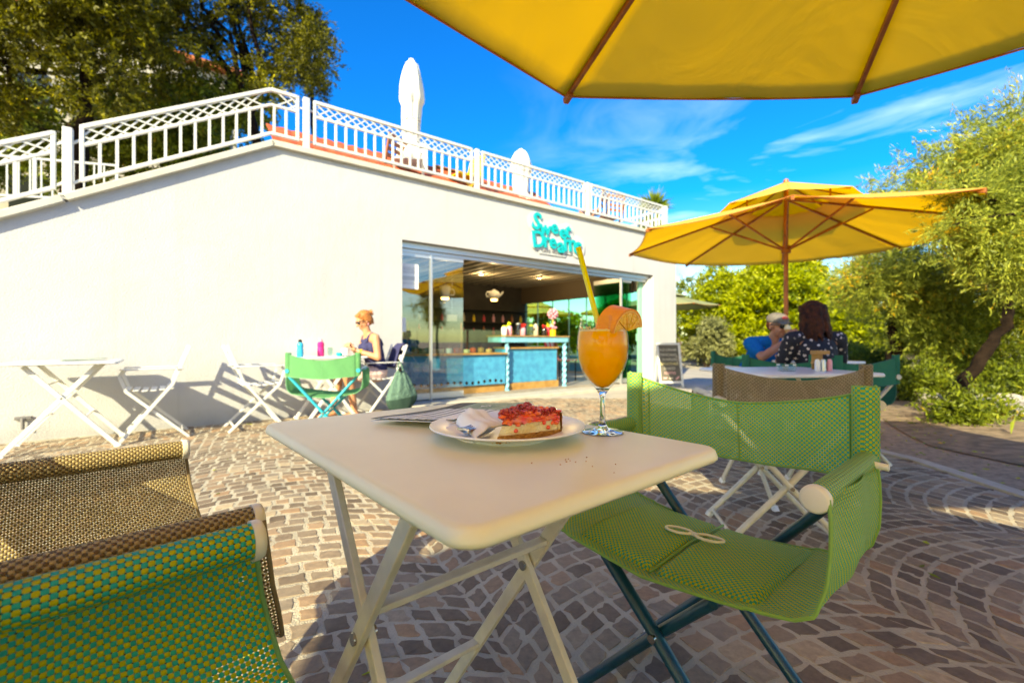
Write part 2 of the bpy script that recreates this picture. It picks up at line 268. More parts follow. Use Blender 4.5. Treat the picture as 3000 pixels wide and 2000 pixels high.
def stonemat():
    m, t, o = newmat('cobble_stone'); nn = t.nodes.new; l = t.links.new
    g = nn('ShaderNodeNewGeometry'); r = nn('ShaderNodeValToRGB'); e = r.color_ramp.elements
    e[0].color = (0.12, 0.082, 0.05, 1); e[1].color = (0.44, 0.33, 0.20, 1)
    for p, c in ((0.3, (0.18, 0.125, 0.078, 1)), (0.55, (0.25, 0.185, 0.118, 1)), (0.72, (0.34, 0.20, 0.10, 1)), (0.86, (0.21, 0.165, 0.115, 1))):
        x = e.new(p); x.color = c
    l(g.outputs['Random Per Island'], r.inputs[0])
    tcn = nn('ShaderNodeTexCoord'); n1 = nn('ShaderNodeTexNoise'); n1.inputs['Scale'].default_value = 38; n1.inputs['Detail'].default_value = 8; n1.inputs['Roughness'].default_value = 0.7
    l(tcn.outputs['Object'], n1.inputs['Vector'])
    mr = nn('ShaderNodeMapRange'); mr.inputs['From Min'].default_value = 0.3; mr.inputs['From Max'].default_value = 0.7; mr.inputs['To Min'].default_value = 0.7; mr.inputs['To Max'].default_value = 1.32
    l(n1.outputs['Fac'], mr.inputs['Value'])
    mu = nn('ShaderNodeMix'); mu.data_type = 'RGBA'; mu.blend_type = 'MULTIPLY'; mu.inputs[0].default_value = 1.0; l(r.outputs[0], mu.inputs[6]); l(mr.outputs[0], mu.inputs[7])
    # sand and pale dust caught in big soft patches
    n3 = nn('ShaderNodeTexNoise'); n3.inputs['Scale'].default_value = 1.6; n3.inputs['Detail'].default_value = 9; n3.inputs['Roughness'].default_value = 0.65; l(tcn.outputs['Object'], n3.inputs['Vector'])
    m3 = nn('ShaderNodeMapRange'); m3.inputs['From Min'].default_value = 0.48; m3.inputs['From Max'].default_value = 0.75; m3.inputs['To Max'].default_value = 0.45; l(n3.outputs['Fac'], m3.inputs['Value'])
    mu2 = nn('ShaderNodeMix'); mu2.data_type = 'RGBA'; l(m3.outputs[0], mu2.inputs[0]); l(mu.outputs[2], mu2.inputs[6]); mu2.inputs[7].default_value = (0.40, 0.32, 0.22, 1)
    bp = nn('ShaderNodeBump'); bp.inputs['Strength'].default_value = 0.4; bp.inputs['Distance'].default_value = 0.006; l(n1.outputs['Fac'], bp.inputs['Height'])
    b = nn('ShaderNodeBsdfPrincipled'); b.inputs['Roughness'].default_value = 0.72; l(mu2.outputs[2], b.inputs['Base Color']); l(bp.outputs[0], b.inputs['Normal']); l(b.outputs[0], o.inputs[0]); return m
M['cobble'] = stonemat()
M['mortar'] = mat('mortar', (0.52, 0.45, 0.32), 0.95, var=0.25, vscale=5, bump=0.7, bscale=120)
M['gravel'] = mat('gravel_ground', (0.36, 0.27, 0.18), 0.95, col2=(0.22, 0.16, 0.105), vscale=22, bump=1.0, bscale=70)
M['plaza'] = mat('pale_paving', (0.46, 0.41, 0.34), 0.9, var=0.18, vscale=2.2, bump=0.3, bscale=30)
M['kerb'] = mat('kerb_stone', (0.56, 0.49, 0.37), 0.85, var=0.2, vscale=9, bump=0.4)
M['soil'] = mat('soil', (0.27, 0.195, 0.12), 0.95, col2=(0.14, 0.10, 0.06), vscale=9, bump=1.0, bscale=30)

# ------------------------------------------------------------------ mesh helpers
def V3(*a): return Vector(a if len(a) == 3 else a[0])
class MB:
    def __init__(s): s.v = []; s.f = []; s.uv = []; s.m = []; s.cm = 0
    def add(s, vs, fs, uvs=None):
        b = len(s.v); s.v += [tuple(v) for v in vs]
        for i, f in enumerate(fs):
            s.f.append(tuple(b + k for k in f)); s.uv.append(uvs[i] if uvs else None); s.m.append(s.cm)
        return s
    def box(s, c, d, R=None):
        c = Vector(c); x, y, z = d[0] / 2, d[1] / 2, d[2] / 2
        vs = [Vector((i * x, j * y, k * z)) for k in (-1, 1) for j in (-1, 1) for i in (-1, 1)]
        if R is not None: vs = [R @ v for v in vs]
        return s.add([c + v for v in vs], [(0, 2, 3, 1), (4, 5, 7, 6), (0, 1, 5, 4), (2, 6, 7, 3), (0, 4, 6, 2), (1, 3, 7, 5)])
    def beam(s, p, q, w, h, up=(0, 0, 1)):
        """box from p to q, w across, h along 'up'"""
        p = Vector(p); q = Vector(q); d = (q - p); L = d.length; d.normalize(); up = Vector(up)
        x = d.cross(up)
        if x.length < 1e-5: x = d.cross(Vector((1, 0, 0)))
        x.normalize(); u = x.cross(d)
        R = Matrix((x, d, u)).transposed()
        return s.box((p + q) / 2, (w, L, h), R)
    def tube(s, pts, r, n=10, caps=True, closed=False, shape=None):
        pts = [Vector(p) for p in pts]; m = len(pts); rs = r if isinstance(r, (list, tuple)) else [r] * m
        vs = []; prev = None
        for i, p in enumerate(pts):
            if closed: d = pts[(i + 1) % m] - pts[i - 1]
            else: d = pts[min(i + 1, m - 1)] - pts[max(i - 1, 0)]
            d.normalize()
            if prev is None:
                a = Vector((0, 0, 1)) if abs(d.z) < 0.9 else Vector((1, 0, 0)); x = d.cross(a).normalized()
            else: x = (prev - d * prev.dot(d)).normalized()
            prev = x; y = d.cross(x)
            for k in range(n):
                a = 2 * math.pi * k / n; q = 1 if shape is None else shape(a, i)
                vs.append(p + (x * math.cos(a) + y * math.sin(a)) * rs[i] * q)
        fs = []
        for i in range(m if closed else m - 1):
            for k in range(n):
                a = i * n + k; b = i * n + (k + 1) % n; j = (i + 1) % m
                fs.append((a, b, j * n + (k + 1) % n, j * n + k))
        if caps and not closed:
            fs.append(tuple(reversed(range(n)))); fs.append(tuple(range((m - 1) * n, m * n)))
        return s.add(vs, fs)
    def cyl(s, p, q, r, r2=None, n=16): return s.tube([p, q], [r, r if r2 is None else r2], n)
    def lathe(s, prof, n=32, c=(0, 0, 0), sx=1, sy=1):
        c = Vector(c); vs = []; m = len(prof)
        for (r, z) in prof:
            for k in range(n):
                a = 2 * math.pi * k / n; vs.append(c + Vector((r * math.cos(a) * sx, r * math.sin(a) * sy, z)))
        fs = [(i * n + k, i * n + (k + 1) % n, (i + 1) * n + (k + 1) % n, (i + 1) * n + k) for i in range(m - 1) for k in range(n)]
        if prof[0][0] > 1e-6: fs.append(tuple(reversed(range(n))))
        if prof[-1][0] > 1e-6: fs.append(tuple(range((m - 1) * n, m * n)))
        return s.add(vs, fs)
    def ball(s, c, r, n=12, m=8, R=None):
        c = Vector(c); r = Vector((r, r, r)) if isinstance(r, (int, float)) else Vector(r); vs = []
        for i in range(m + 1):
            t = math.pi * i / m
            for k in range(n):
                a = 2 * math.pi * k / n; v = Vector((r.x * math.sin(t) * math.cos(a), r.y * math.sin(t) * math.sin(a), -r.z * math.cos(t)))
                vs.append(c + (R @ v if R is not None else v))
        return s.add(vs, [(i * n + k, i * n + (k + 1) % n, (i + 1) * n + (k + 1) % n, (i + 1) * n + k) for i in range(m) for k in range(n)])
    def cap(s, p, q, r, r2=None, n=14):
        """tapered capsule"""
        p = Vector(p); q = Vector(q); r2 = r if r2 is None else r2; d = (q - p)
        if d.length < 1e-6: return s.ball(p, r)
        d.normalize(); pts = []; rs = []
        for t in (-90, -60, -30, 0): pts.append(p + d * r * math.sin(R_(t))); rs.append(max(1e-4, r * math.cos(R_(t))))
        for t in (0, 30, 60, 90): pts.append(q + d * r2 * math.sin(R_(t))); rs.append(max(1e-4, r2 * math.cos(R_(t))))
        return s.tube(pts, rs, n)
    def grid(s, nu, nv, fn, uv=None, closed_u=False):
        vs = []; U = []
        for j in range(nv + 1):
            for i in range(nu + 1):
                u, v = i / nu, j / nv; vs.append(fn(u, v)); U.append(uv(u, v) if uv else (u, v))
        fs = []; us = []
        for j in range(nv):
            for i in range(nu):
                q = (j * (nu + 1) + i, j * (nu + 1) + i + 1, (j + 1) * (nu + 1) + i + 1, (j + 1) * (nu + 1) + i)
                fs.append(q); us.append([U[k] for k in q])
        return s.add(vs, fs, us)
    def prism(s, poly, y0, y1, axis='y'):
        """extrude a polygon given in (x, z) from y0 to y1 (axis y) or in (x, y) along z"""
        n = len(poly)
        if axis == 'y': a = [(p[0], y0, p[1]) for p in poly]; b = [(p[0], y1, p[1]) for p in poly]
        else: a = [(p[0], p[1], y0) for p in poly]; b = [(p[0], p[1], y1) for p in poly]
        return s.add(a + b, [tuple(range(n)), tuple(reversed(range(n, 2 * n)))] + [(i, n + i, n + (i + 1) % n, (i + 1) % n) for i in range(n)])
    def mesh(s, name, mats, smooth=40):
        me = bpy.data.meshes.new(name); me.from_pydata(s.v, [], s.f)
        for q in (mats if isinstance(mats, (list, tuple)) else [mats]): me.materials.append(q)
        if any(u is not None for u in s.uv):
            l = me.uv_layers.new(name='uv'); k = 0
            for f, u in zip(s.f, s.uv):
                for j in range(len(f)):
                    l.data[k].uv = u[j] if u else (0, 0); k += 1
        if any(s.m): me.polygons.foreach_set('material_index', s.m)
        if smooth:
            me.polygons.foreach_set('use_smooth', [True] * len(me.polygons))
            try: me.set_sharp_from_angle(angle=R_(smooth))
            except Exception: pass
        me.update(); return me
    def build(s, name, m, parent=None, bevel=0, smooth=40, sub=0, solid=0, fixn=False):
        me = s.mesh(name, m, smooth)
        if fixn:
            import bmesh
            b = bmesh.new(); b.from_mesh(me); bmesh.ops.recalc_face_normals(b, faces=b.faces); b.to_mesh(me); b.free()
        o = bpy.data.objects.new(name, me); COL.objects.link(o)
        if parent is not None: o.parent = parent
        if solid: x = o.modifiers.new('solid', 'SOLIDIFY'); x.thickness = solid; x.offset = 0
        if bevel:
            x = o.modifiers.new('bevel', 'BEVEL'); x.width = bevel; x.segments = 2; x.limit_method = 'ANGLE'; x.angle_limit = R_(50); x.harden_normals = False
        if sub: x = o.modifiers.new('sub', 'SUBSURF'); x.levels = sub; x.render_levels = sub
        return o
def tag(o, label=None, cat=None, group=None, kind=None):
    if label: o['label'] = label
    if cat: o['category'] = cat
    if group: o['group'] = group
    if kind: o['kind'] = kind
    return o
def thing(name, label, cat, loc=(0, 0, 0), rz=0, group=None):
    o = bpy.data.objects.new(name, None); COL.objects.link(o); o.location = loc; o.rotation_euler = (0, 0, rz)
    o.empty_display_size = 0.1
    return tag(o, label, cat, group)
def dup(root, loc, rz, label, group=None):
    kids = {}
    for o in bpy.data.objects:
        if o.parent: kids.setdefault(o.parent.name, []).append(o)
    def cp(o, par):
        c = o.copy(); COL.objects.link(c); c.parent = par
        for ch in kids.get(o.name, []): cp(ch, c)
        return c
    r = cp(root, None); r.location = loc; r.rotation_euler = (0, 0, rz); r['label'] = label
    if group: r['group'] = group
    return r
def face_rot(fx, fy): return math.atan2(-fx, fy)      # turns local +y to (fx, fy)
def bake(o):
    """apply the object's modifiers to its mesh"""
    bpy.context.view_layer.update()
    dg = bpy.context.evaluated_depsgraph_get(); ev = o.evaluated_get(dg)
    me = bpy.data.meshes.new_from_object(ev); old = o.data; o.modifiers.clear(); o.data = me
    bpy.data.meshes.remove(old); return o
def remeshed(mb, name, m, parent, vox=0.006, smooth=4):
    o = mb.build(name, m, None, smooth=0)
    x = o.modifiers.new('r', 'REMESH'); x.mode = 'VOXEL'; x.voxel_size = vox; x.use_smooth_shade = True
    y = o.modifiers.new('s', 'SMOOTH'); y.iterations = smooth; y.factor = 0.5
    bake(o); o.data.materials.clear(); o.data.materials.append(m); o.parent = parent
    return o
def text_mesh(body, size, extrude=0.002, offset=0.0, align='CENTER', spacing=1.0):
    """returns verts, faces of a piece of lettering standing in the x-z plane, front towards -y"""
    cu = bpy.data.curves.new('t', 'FONT'); cu.body = body; cu.size = size; cu.extrude = extrude; cu.offset = offset
    cu.align_x = align; cu.align_y = 'CENTER'; cu.space_character = spacing; cu.resolution_u = 6
    o = bpy.data.objects.new('t', cu); COL.objects.link(o); bpy.context.view_layer.update()
    me = bpy.data.meshes.new_from_object(o.evaluated_get(bpy.context.evaluated_depsgraph_get()))
    vs = [Vector((v.co.x, -v.co.z, v.co.y)) for v in me.vertices]; fs = [tuple(p.vertices) for p in me.polygons]
    bpy.data.objects.remove(o); bpy.data.curves.remove(cu); bpy.data.meshes.remove(me)
    return vs, fs

# wall frame: origin at the shop opening's left foot, x along the wall, y into the building
W0 = Vector((-1.53, 6.34, 0)); WA = R_(37.0); WU = Vector((math.cos(WA), math.sin(WA), 0)); WN = Vector((-math.sin(WA), math.cos(WA), 0))
def WT(t, n, z=0): return W0 + WU * t + WN * n + Vector((0, 0, z))
def wt(px, py):
    """photo position (2352 wide) -> (t, height) on the wall's face"""
    r = (px - 1176) / 1045; t = (r * W0.y - W0.x) / (WU.x - r * WU.y); d = W0.y + WU.y * t
    return t, CAMH + (784 - py) / 1045 * d

# ------------------------------------------------------------------ ground and paving
g = MB(); g.add([(-400, -400, -0.02), (400, -400, -0.02), (400, 700, -0.02), (-400, 700, -0.02)], [(0, 1, 2, 3)])
tag(g.build('ground', M['gravel'], smooth=0), kind='structure')
# pale plaza ahead and mortar bed under the cobbles
g = MB(); g.prism([(-14, -8), (3.25, -8), (3.1, 3.35), (3.25, 4.6), (6.2, 7.4), (9, 16), (5, 30), (-3, 30), (-14, 16)], -0.08, -0.008, 'z')
tag(g.build('plaza', M['plaza'], smooth=0), kind='structure')
PAV = [(-9.0, -1.5), (2.93, -1.5), (2.93, 2.7), (3.0, 3.5), (2.75, 4.6), (2.3, 6.3), (1.9, 7.3), (-9, 7.3)]
g = MB(); g.prism(PAV, -0.06, -0.0014, 'z'); tag(g.build('paving_bed', M['mortar'], smooth=0), kind='structure')
def inpoly(x, y, P=PAV):
    c = False; j = len(P) - 1
    for i in range(len(P)):
        if (P[i][1] > y) != (P[j][1] > y) and x < (P[j][0] - P[i][0]) * (y - P[i][1]) / (P[j][1] - P[i][1]) + P[i][0]: c = not c
        j = i
    return c
def cobbles():
    mb = MB(); rr = random.Random(3)
    W = 1.24; R = W / 2 / math.sin(R_(36)); pitch = 0.088; A = R_(28)     # columns of arcs; column axis turned by A
    ca, sa = math.cos(A), math.sin(A)
    for col in range(-9, 9):
        x0 = col * W
        for row in range(-120, 150):
            yb = row * pitch + (0.35 if col % 2 else 0.0)
            a0 = -R_(36); ph = rr.uniform(0, 1) ; ang = []
            a = a0
            while a < R_(36) - 0.02:
                ang.append(a); st = (0.090 * rr.uniform(0.82, 1.22)) / R * (0.86 + 0.22 * math.cos(a))
                a += st
            ang[-1:] = [ang[-1]]; ang.append(R_(36))
            if ang[-1] - ang[-2] < 0.045: ang.pop(-2)
            for i in range(len(ang) - 1):
                am, da = (ang[i] + ang[i + 1]) / 2, (ang[i + 1] - ang[i]) / 2
                cx, cy = x0 + R * math.sin(am), yb + R * math.cos(am)
                wx, wy = cx * ca - cy * sa, cx * sa + cy * ca
                if wy < -0.6 or wx < -7.2 or wx > 3.1 or wy > 7.6: continue
                rel = Vector((wx, wy, 0)) - W0
                if rel.dot(WN) > -0.06: continue
                if not inpoly(wx, wy): continue
                if abs(wx) > 1.35 * wy + 1.1: continue
                g = 0.0062
                # corners with a shear: rows are shifted copies of each other
                q = []
                for (aa, k) in ((ang[i], 0), (ang[i + 1], 0), (ang[i + 1], 1), (ang[i], 1)):
                    q.append(Vector((x0 + R * math.sin(aa), yb + R * math.cos(aa) + (k - 0.5) * pitch, 0)))
                c = sum(q, Vector()) / 4
                loop = []
                for k in range(4):
                    p, pn = q[k], q[(k + 1) % 4]
                    def inn(v, f=1.0):
                        d = v - c; l = d.length; return c + d * max(0.3, (l - g * f - 0.004) / l)
                    j1 = Vector((rr.gauss(0, 0.0062), rr.gauss(0, 0.0062), 0)); j2 = Vector((rr.gauss(0, 0.003), rr.gauss(0, 0.003), 0))
                    e = (pn - p) * 0.10
                    loop += [inn(p + e * rr.uniform(0.4, 1.4)) + j1, inn(p.lerp(pn, rr.uniform(0.4, 0.6)), 0.95) + j2, inn(pn - e * rr.uniform(0.4, 1.4)) + j1 * 0.3]
                n = len(loop); hgt = 0.0 + rr.uniform(0, 0.0014); tx, ty = rr.gauss(0, 0.012), rr.gauss(0, 0.012)
                top = []; mid = []; bot = []
                for v in loop:
                    d = v - c; vv = c + d * 0.93
                    top.append((vv.x, vv.y, hgt + d.x * tx + d.y * ty + rr.gauss(0, 0.0005))); mm = c + d * 0.985
                    mid.append((mm.x, mm.y, hgt - 0.0018 + d.x * tx + d.y * ty)); bot.append((v.x, v.y, -0.012))
                vs = [(x * ca - y * sa, x * sa + y * ca, z) for x, y, z in top + mid + bot]
                fs = [tuple(range(n))] + [(r * n + i, r * n + (i + 1) % n, (r + 1) * n + (i + 1) % n, (r + 1) * n + i) for r in (0, 1) for i in range(n)]
                fs = [fs[0]] + [tuple(reversed(f)) for f in fs[1:]]
                mb.add(vs, fs)
    return mb
o = cobbles().build('cobble_paving', M['cobble'], smooth=0); tag(o, kind='structure')
# pale kerb strip round the paving's edge
kp = [(3.02, -1.5), (3.03, 2.7), (3.10, 3.5), (2.86, 4.65), (2.42, 6.3), (2.0, 7.35)]
g = MB()
for i in range(len(kp) - 1): g.beam((*kp[i], -0.015), (*kp[i + 1], -0.015), 0.10, 0.05)
tag(g.build('kerb', M['kerb'], smooth=0), kind='structure')
# verge of soil under the trees on the right
g = MB(); rr = random.Random(5)
def verge(u, v):
    x = 4.0 + u * 16 + 0.35 * math.sin(v * 21) ; y = -2 + v * 30
    x += 4.6 * max(0.0, min(1.0, (y - 4.0) / 9))
    return (x, y, -0.01 + 0.10 * min(1, u * 8) + 0.04 * math.sin(x * 3 + y * 2.3) * min(1, u * 8))
g.grid(40, 60, verge); tag(g.build('soil_verge', M['soil']), kind='structure')

# ------------------------------------------------------------------ cafe building
B = thing('cafe_building', 'long white plastered cafe building with wide glazed opening and sloping left end', 'building', W0, WA)
TP, CT, SL = -1.62, 3.20, 0.555           # peak position, wall height, slope of the stair side
TL, TR, OR, OH = -7.0, 6.56, 5.72, 2.33
HL = CT - (TP - TL) * SL
g = MB()
g.prism([(TL, -0.15), (0, -0.15), (0, CT), (TP, CT), (TL, HL)], 0.0, 0.30)
g.prism([(0, OH), (OR, OH), (OR, CT), (0, CT)], 0.0, 0.30)
g.prism([(OR, -0.15), (TR, -0.15), (TR, CT), (OR, CT)], 0.0, 0.30)
g.box(((TR - 0.15), 0.425, 1.525), (0.30, 0.25, 3.35)); g.box(((TR - 0.15), 6.85, 1.525), (0.30, 3.0, 3.35)); g.box(((TR - 0.15), 2.95, 2.66), (0.30, 4.8, 1.08)); g.box(((TR - 0.15), 2.95, -0.03), (0.30, 4.8, 0.24))
g.build('wall', M['plaster'], B, smooth=0)
g = MB()
g.beam((TP - 0.02, 0.10, CT + 0.035), (TR + 0.05, 0.10, CT + 0.035), 0.32, 0.07)
for a, b in ((TL, -5.9), (-5.88, -4.63), (-4.61, -3.39), (-3.37, TP + 0.015)):
    g.beam((a, 0.10, CT + 0.035 - (TP - a) * SL), (b, 0.10, CT + 0.035 - (TP - b) * SL), 0.32, 0.07)
g.build('coping', M['coping'], B, bevel=0.008)
g = MB(); g.prism([(TP, CT - 0.22), (TR - 0.3, CT - 0.22), (TR - 0.3, CT - 0.02), (TP, CT - 0.02)], 0.31, 9.0); g.build('terrace_slab', M['plaster'], B, smooth=0)
# stair flight behind the sloping wall and its far parapet
g = MB(); k = 0
for i in range(24):
    t = TP - 0.27 * (i + 1); z = CT - 0.15 * (i + 1)
    g.box((t + 0.135, 1.1, z / 2 - 0.2), (0.27, 1.5, max(0.1, z + 0.4)))
g.build('staircase', M['coping'], B, smooth=0)
g = MB(); g.prism([(TL - 1, -0.15), (TP - 0.4, -0.15), (TP - 0.4, CT + 0.1), (TL - 1, CT + 0.1 - (TP - 0.4 - TL + 1) * SL)], 1.9, 2.1); g.build('stair_parapet', M['plaster'], B, smooth=0)
# terracotta tile strip behind the coping
g = MB(); nT = 46
def tilef(u, v):
    x = TP + 0.1 + u * 4.9; return (x, 0.32 + v * 0.85, CT + 0.08 + v * 0.66 + 0.018 * abs(math.sin(x * math.pi / 0.20)) + 0.02 * ((v * 6) % 1.0))
g.grid(nT * 8, 24, tilef); g.build('tile_strip', M['tile'], B, smooth=30)
# interior shell
g = MB()
g.box((2.9, 0.30 + 2.35, 0.02), (6.7, 4.7, 0.08)); g.build('shop_floor', M['mat_floor'], B, smooth=0)
g = MB()
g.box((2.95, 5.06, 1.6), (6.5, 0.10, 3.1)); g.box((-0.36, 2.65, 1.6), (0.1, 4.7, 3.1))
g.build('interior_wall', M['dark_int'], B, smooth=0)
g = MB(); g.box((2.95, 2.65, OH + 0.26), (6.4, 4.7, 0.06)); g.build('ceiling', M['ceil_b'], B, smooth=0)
g = MB()
for i in range(24):
    x = -0.20 + i * 0.285
    if x < 6.1: g.box((x, 2.66, OH + 0.215), (0.140, 4.64, 0.022))
g.build('ceiling_slats', M['ceil_a'], B, smooth=0)
g = MB(); g.box((6.12, 2.95, 2.30), (0.16, 4.1, 0.48)); g.build('ceiling_beam', M['beam'], B, smooth=0)
# stone threshold
g = MB(); g.box((2.86, -0.10, 0.012), (5.9, 0.42, 0.062)); g.build('threshold', M['stone_step'], B, bevel=0.01)
# opening trim: header box and track, jamb
g = MB(); g.box((OR / 2, 0.17, OH - 0.045), (OR - 0.01, 0.14, 0.085)); g.box((OR / 2, 0.17, OH - 0.115), (OR - 0.01, 0.07, 0.05)); g.build('door_track', M['alu'], B, bevel=0.004)
g = MB(); g.box((OR - 0.03, 0.17, OH / 2 - 0.02), (0.055, 0.20, OH - 0.10)); g.build('door_jamb', M['white_paint'], B, bevel=0.004)
# folding glass leaves
GH = OH - 0.14
def leaf(x0, x1, y0, y1, m, post=True):
    g = MB(); g.beam((x0, y0, GH / 2 + 0.05), (x1, y1, GH / 2 + 0.05), 0.010, GH - 0.18); p = g.build('glass_panel', m, B, smooth=0)
    g = MB(); g.beam((x0, y0, GH - 0.01), (x1, y1, GH - 0.01), 0.03, 0.085); g.build('panel_rail', M['alu'], p, smooth=0)
    g = MB(); g.beam((x0, y0, 0.10), (x1, y1, 0.10), 0.03, 0.09)
    g.build('panel_rail', M['alu'], p, smooth=0)
    return p
def tg(px): return wt(px, 700)[0]
ta, tb = tg(1001), tg(1076)
leaf(0.015, ta - 0.006, 0.16, 0.16, M['glasspane']); leaf(ta + 0.006, tb, 0.16, 0.16, M['glasspane'])
g = MB(); g.box((ta, 0.155, GH / 2 + 0.03), (0.028, 0.05, GH)); g.build('door_post', M['alu'], B, smooth=0)
tc1, tc2 = tg(1437), tg(1473)
for i in range(5):
    x = tc1 + 0.04 + i * 0.075; leaf(x, x + 0.03, 0.14, 0.92, M['greenglass'])
g = MB(); g.box((tc1, 0.12, GH / 2 + 0.03), (0.03, 0.04, GH)); g.build('door_post', M['alu'], B, smooth=0)
g = MB(); g.box((OR - 0.12, 0.26, GH / 2 + 0.02), (0.12, 0.06, GH - 0.02)); g.box((OR - 0.155, 0.30, 1.0), (0.03, 0.06, 0.16)); g.build('door_frame', M['mint'], B, bevel=0.004)
# paper notices on the glass
g = MB(); g.box((0.17, 0.146, 1.85), (0.29, 0.004, 0.36)); pn = g.build('notice', M['paper'], B, smooth=0)
g = MB(); g.box((0.165, 0.1425, 1.82), (0.19, 0.002, 0.06)); g.build('notice_stripe', M['sign_plate'], pn, smooth=0)
g = MB()
for i in range(7): g.box((0.165, 0.1425, 1.97 - i * 0.018 if i < 5 else 1.76 - (i - 5) * 0.02), (0.20 - 0.02 * (i % 3), 0.0015, 0.003))
g.build('notice_print', M['grey_ink'], pn, smooth=0)
g = MB(); g.box((0.06, 0.147, 1.15), (0.12, 0.003, 0.20)); g.build('sticker', M['paper'], B, smooth=0)
# glazed side wall at the right end of the shop
g = MB(); g.box((TR - 0.16, 2.95, 1.10), (0.012, 4.78, 2.03)); sg = g.build('side_window', M['greenglass'], B, smooth=0)
for i in range(0, 8): g = MB(); g.box((TR - 0.16, 0.58 + i * 0.677, 1.10), (0.03, 0.02, 2.03)); g.build('window_frame', M['alu'], sg, smooth=0)

# ------------------------------------------------------------------ counter and shop contents
def wthing(name, label, cat, t, n, z, rz=0, group=None): return thing(name, label, cat, WT(t, n, z), WA + rz, group)
FZ = 0.06
# long low counter, left
c = wthing('display_counter', 'long blue cafe counter with a row of dark round holes, left behind the glass', 'counter', 0, 0.32, FZ)
g = MB(); g.box((1.02, 0.30, 0.38), (2.0, 0.60, 0.50)); g.build('front_panel', M['blue'], c, bevel=0.004)
g = MB(); g.box((1.0, 0.32, 0.065), (2.06, 0.56, 0.125)); g.build('plinth', M['ply'], c, smooth=0)
g = MB(); g.box((1.01, 0.29, 0.645), (2.06, 0.66, 0.028)); g.build('counter_top', M['ply'], c, bevel=0.003)
g = MB()
for i in range(17): x = 0.10 + i * 0.114; g.cyl((x, -0.003, 0.185 + 0.012 * math.sin(i)), (x, 0.01, 0.185 + 0.012 * math.sin(i)), 0.026, n=16)
g.build('round_holes', M['black_plastic'], c, smooth=0)
d = wthing('display_case', 'glass cake display case standing on the blue counter', 'display case', 0, 0.40, FZ + 0.66)
g = MB(); g.box((1.0, 0, 0.19), (1.96, 0.008, 0.37)); g.box((1.0, 0.24, 0.385), (1.96, 0.5, 0.008)); g.build('glass_pane', M['caseglass'], d, smooth=0)
g = MB(); g.box((1.0, 0.25, 0.19), (1.9, 0.42, 0.008)); g.build('glass_shelf', M['caseglass'], d, smooth=0)
g = MB()
for x in (0.30, 1.25): g.cyl((x, 0.10, 0), (x, 0.10, 0.5), 0.014)
g.build('copper_post', M['wood'], d)
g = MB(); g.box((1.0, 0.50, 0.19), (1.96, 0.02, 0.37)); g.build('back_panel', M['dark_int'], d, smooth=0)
rr = random.Random(11); ORD_ = ['first', 'second', 'third', 'fourth', 'fifth', 'sixth', 'seventh', 'eighth', 'ninth', 'tenth', 'eleventh', 'twelfth']
for i in range(12):
    x = 0.14 + i * 0.152; k = rr.choice(['cream', 'glaze', 'crust', 'china', 'wafer'])
    cake = wthing('cake', 'small %s in the glass display case, %s from the left' % ({'cream': 'pale cream cake', 'glaze': 'red glazed cake', 'crust': 'brown crumb cake', 'china': 'white iced cake', 'wafer': 'tan wafer cake'}[k], ORD_[i]), 'cake', x, 0.55 + rr.uniform(-0.05, 0.05), FZ + 0.662, 0, 'cakes in the display case')
    g = MB(); h = rr.uniform(0.05, 0.09); g.lathe([(0.0, 0), (0.055, 0), (0.058, h * 0.8), (0.045, h), (0, h)], 16); g.build('cake_body', M[k], cake)
    g = MB(); g.ball((0, 0, h + 0.01), 0.014); g.build('topping', M['berry'], cake)
# high till counter
c2 = wthing('till_counter', 'pale blue textured counter with rope twist posts and a high shelf', 'counter', 2.08, 0.40, FZ)
def rope(x, y, h, r):
    g = MB(); n = 90; g.tube([(x, y, h * i / n) for i in range(n + 1)], r, 14, shape=lambda a, i: 1 + 0.22 * math.sin(2 * a - i * 0.55)); return g
g = MB(); g.box((0.64, 0.22, 0.42), (1.16, 0.40, 0.60)); g.build('front_panel', M['blue'], c2, bevel=0.004)
g = MB(); g.box((0.64, 0.22, 0.06), (1.20, 0.46, 0.12)); g.build('plinth', M['ply'], c2, smooth=0)
g = MB(); g.box((0.64, 0.21, 0.735), (1.20, 0.46, 0.026)); g.build('ledge', M['ply'], c2, smooth=0)
g = MB(); g.box((0.66, 0.16, 0.885), (1.50, 0.52, 0.10)); g.build('high_shelf', M['sky_paint'], c2, bevel=0.004)
g = MB(); g.box((0.66, 0.16, 0.944), (1.54, 0.56, 0.018)); g.build('shelf_top', M['ply'], c2, smooth=0)
rope(0.0, -0.04, 0.835, 0.034).build('rope_post', M['sky_paint'], c2); rope(1.36, -0.04, 0.835, 0.038).build('rope_post', M['sky_paint'], c2)
g = MB(); g.cyl((1.27, 0.1, 0), (1.27, 0.1, 0.83), 0.036); g.build('wood_post', M['wood'], c2)
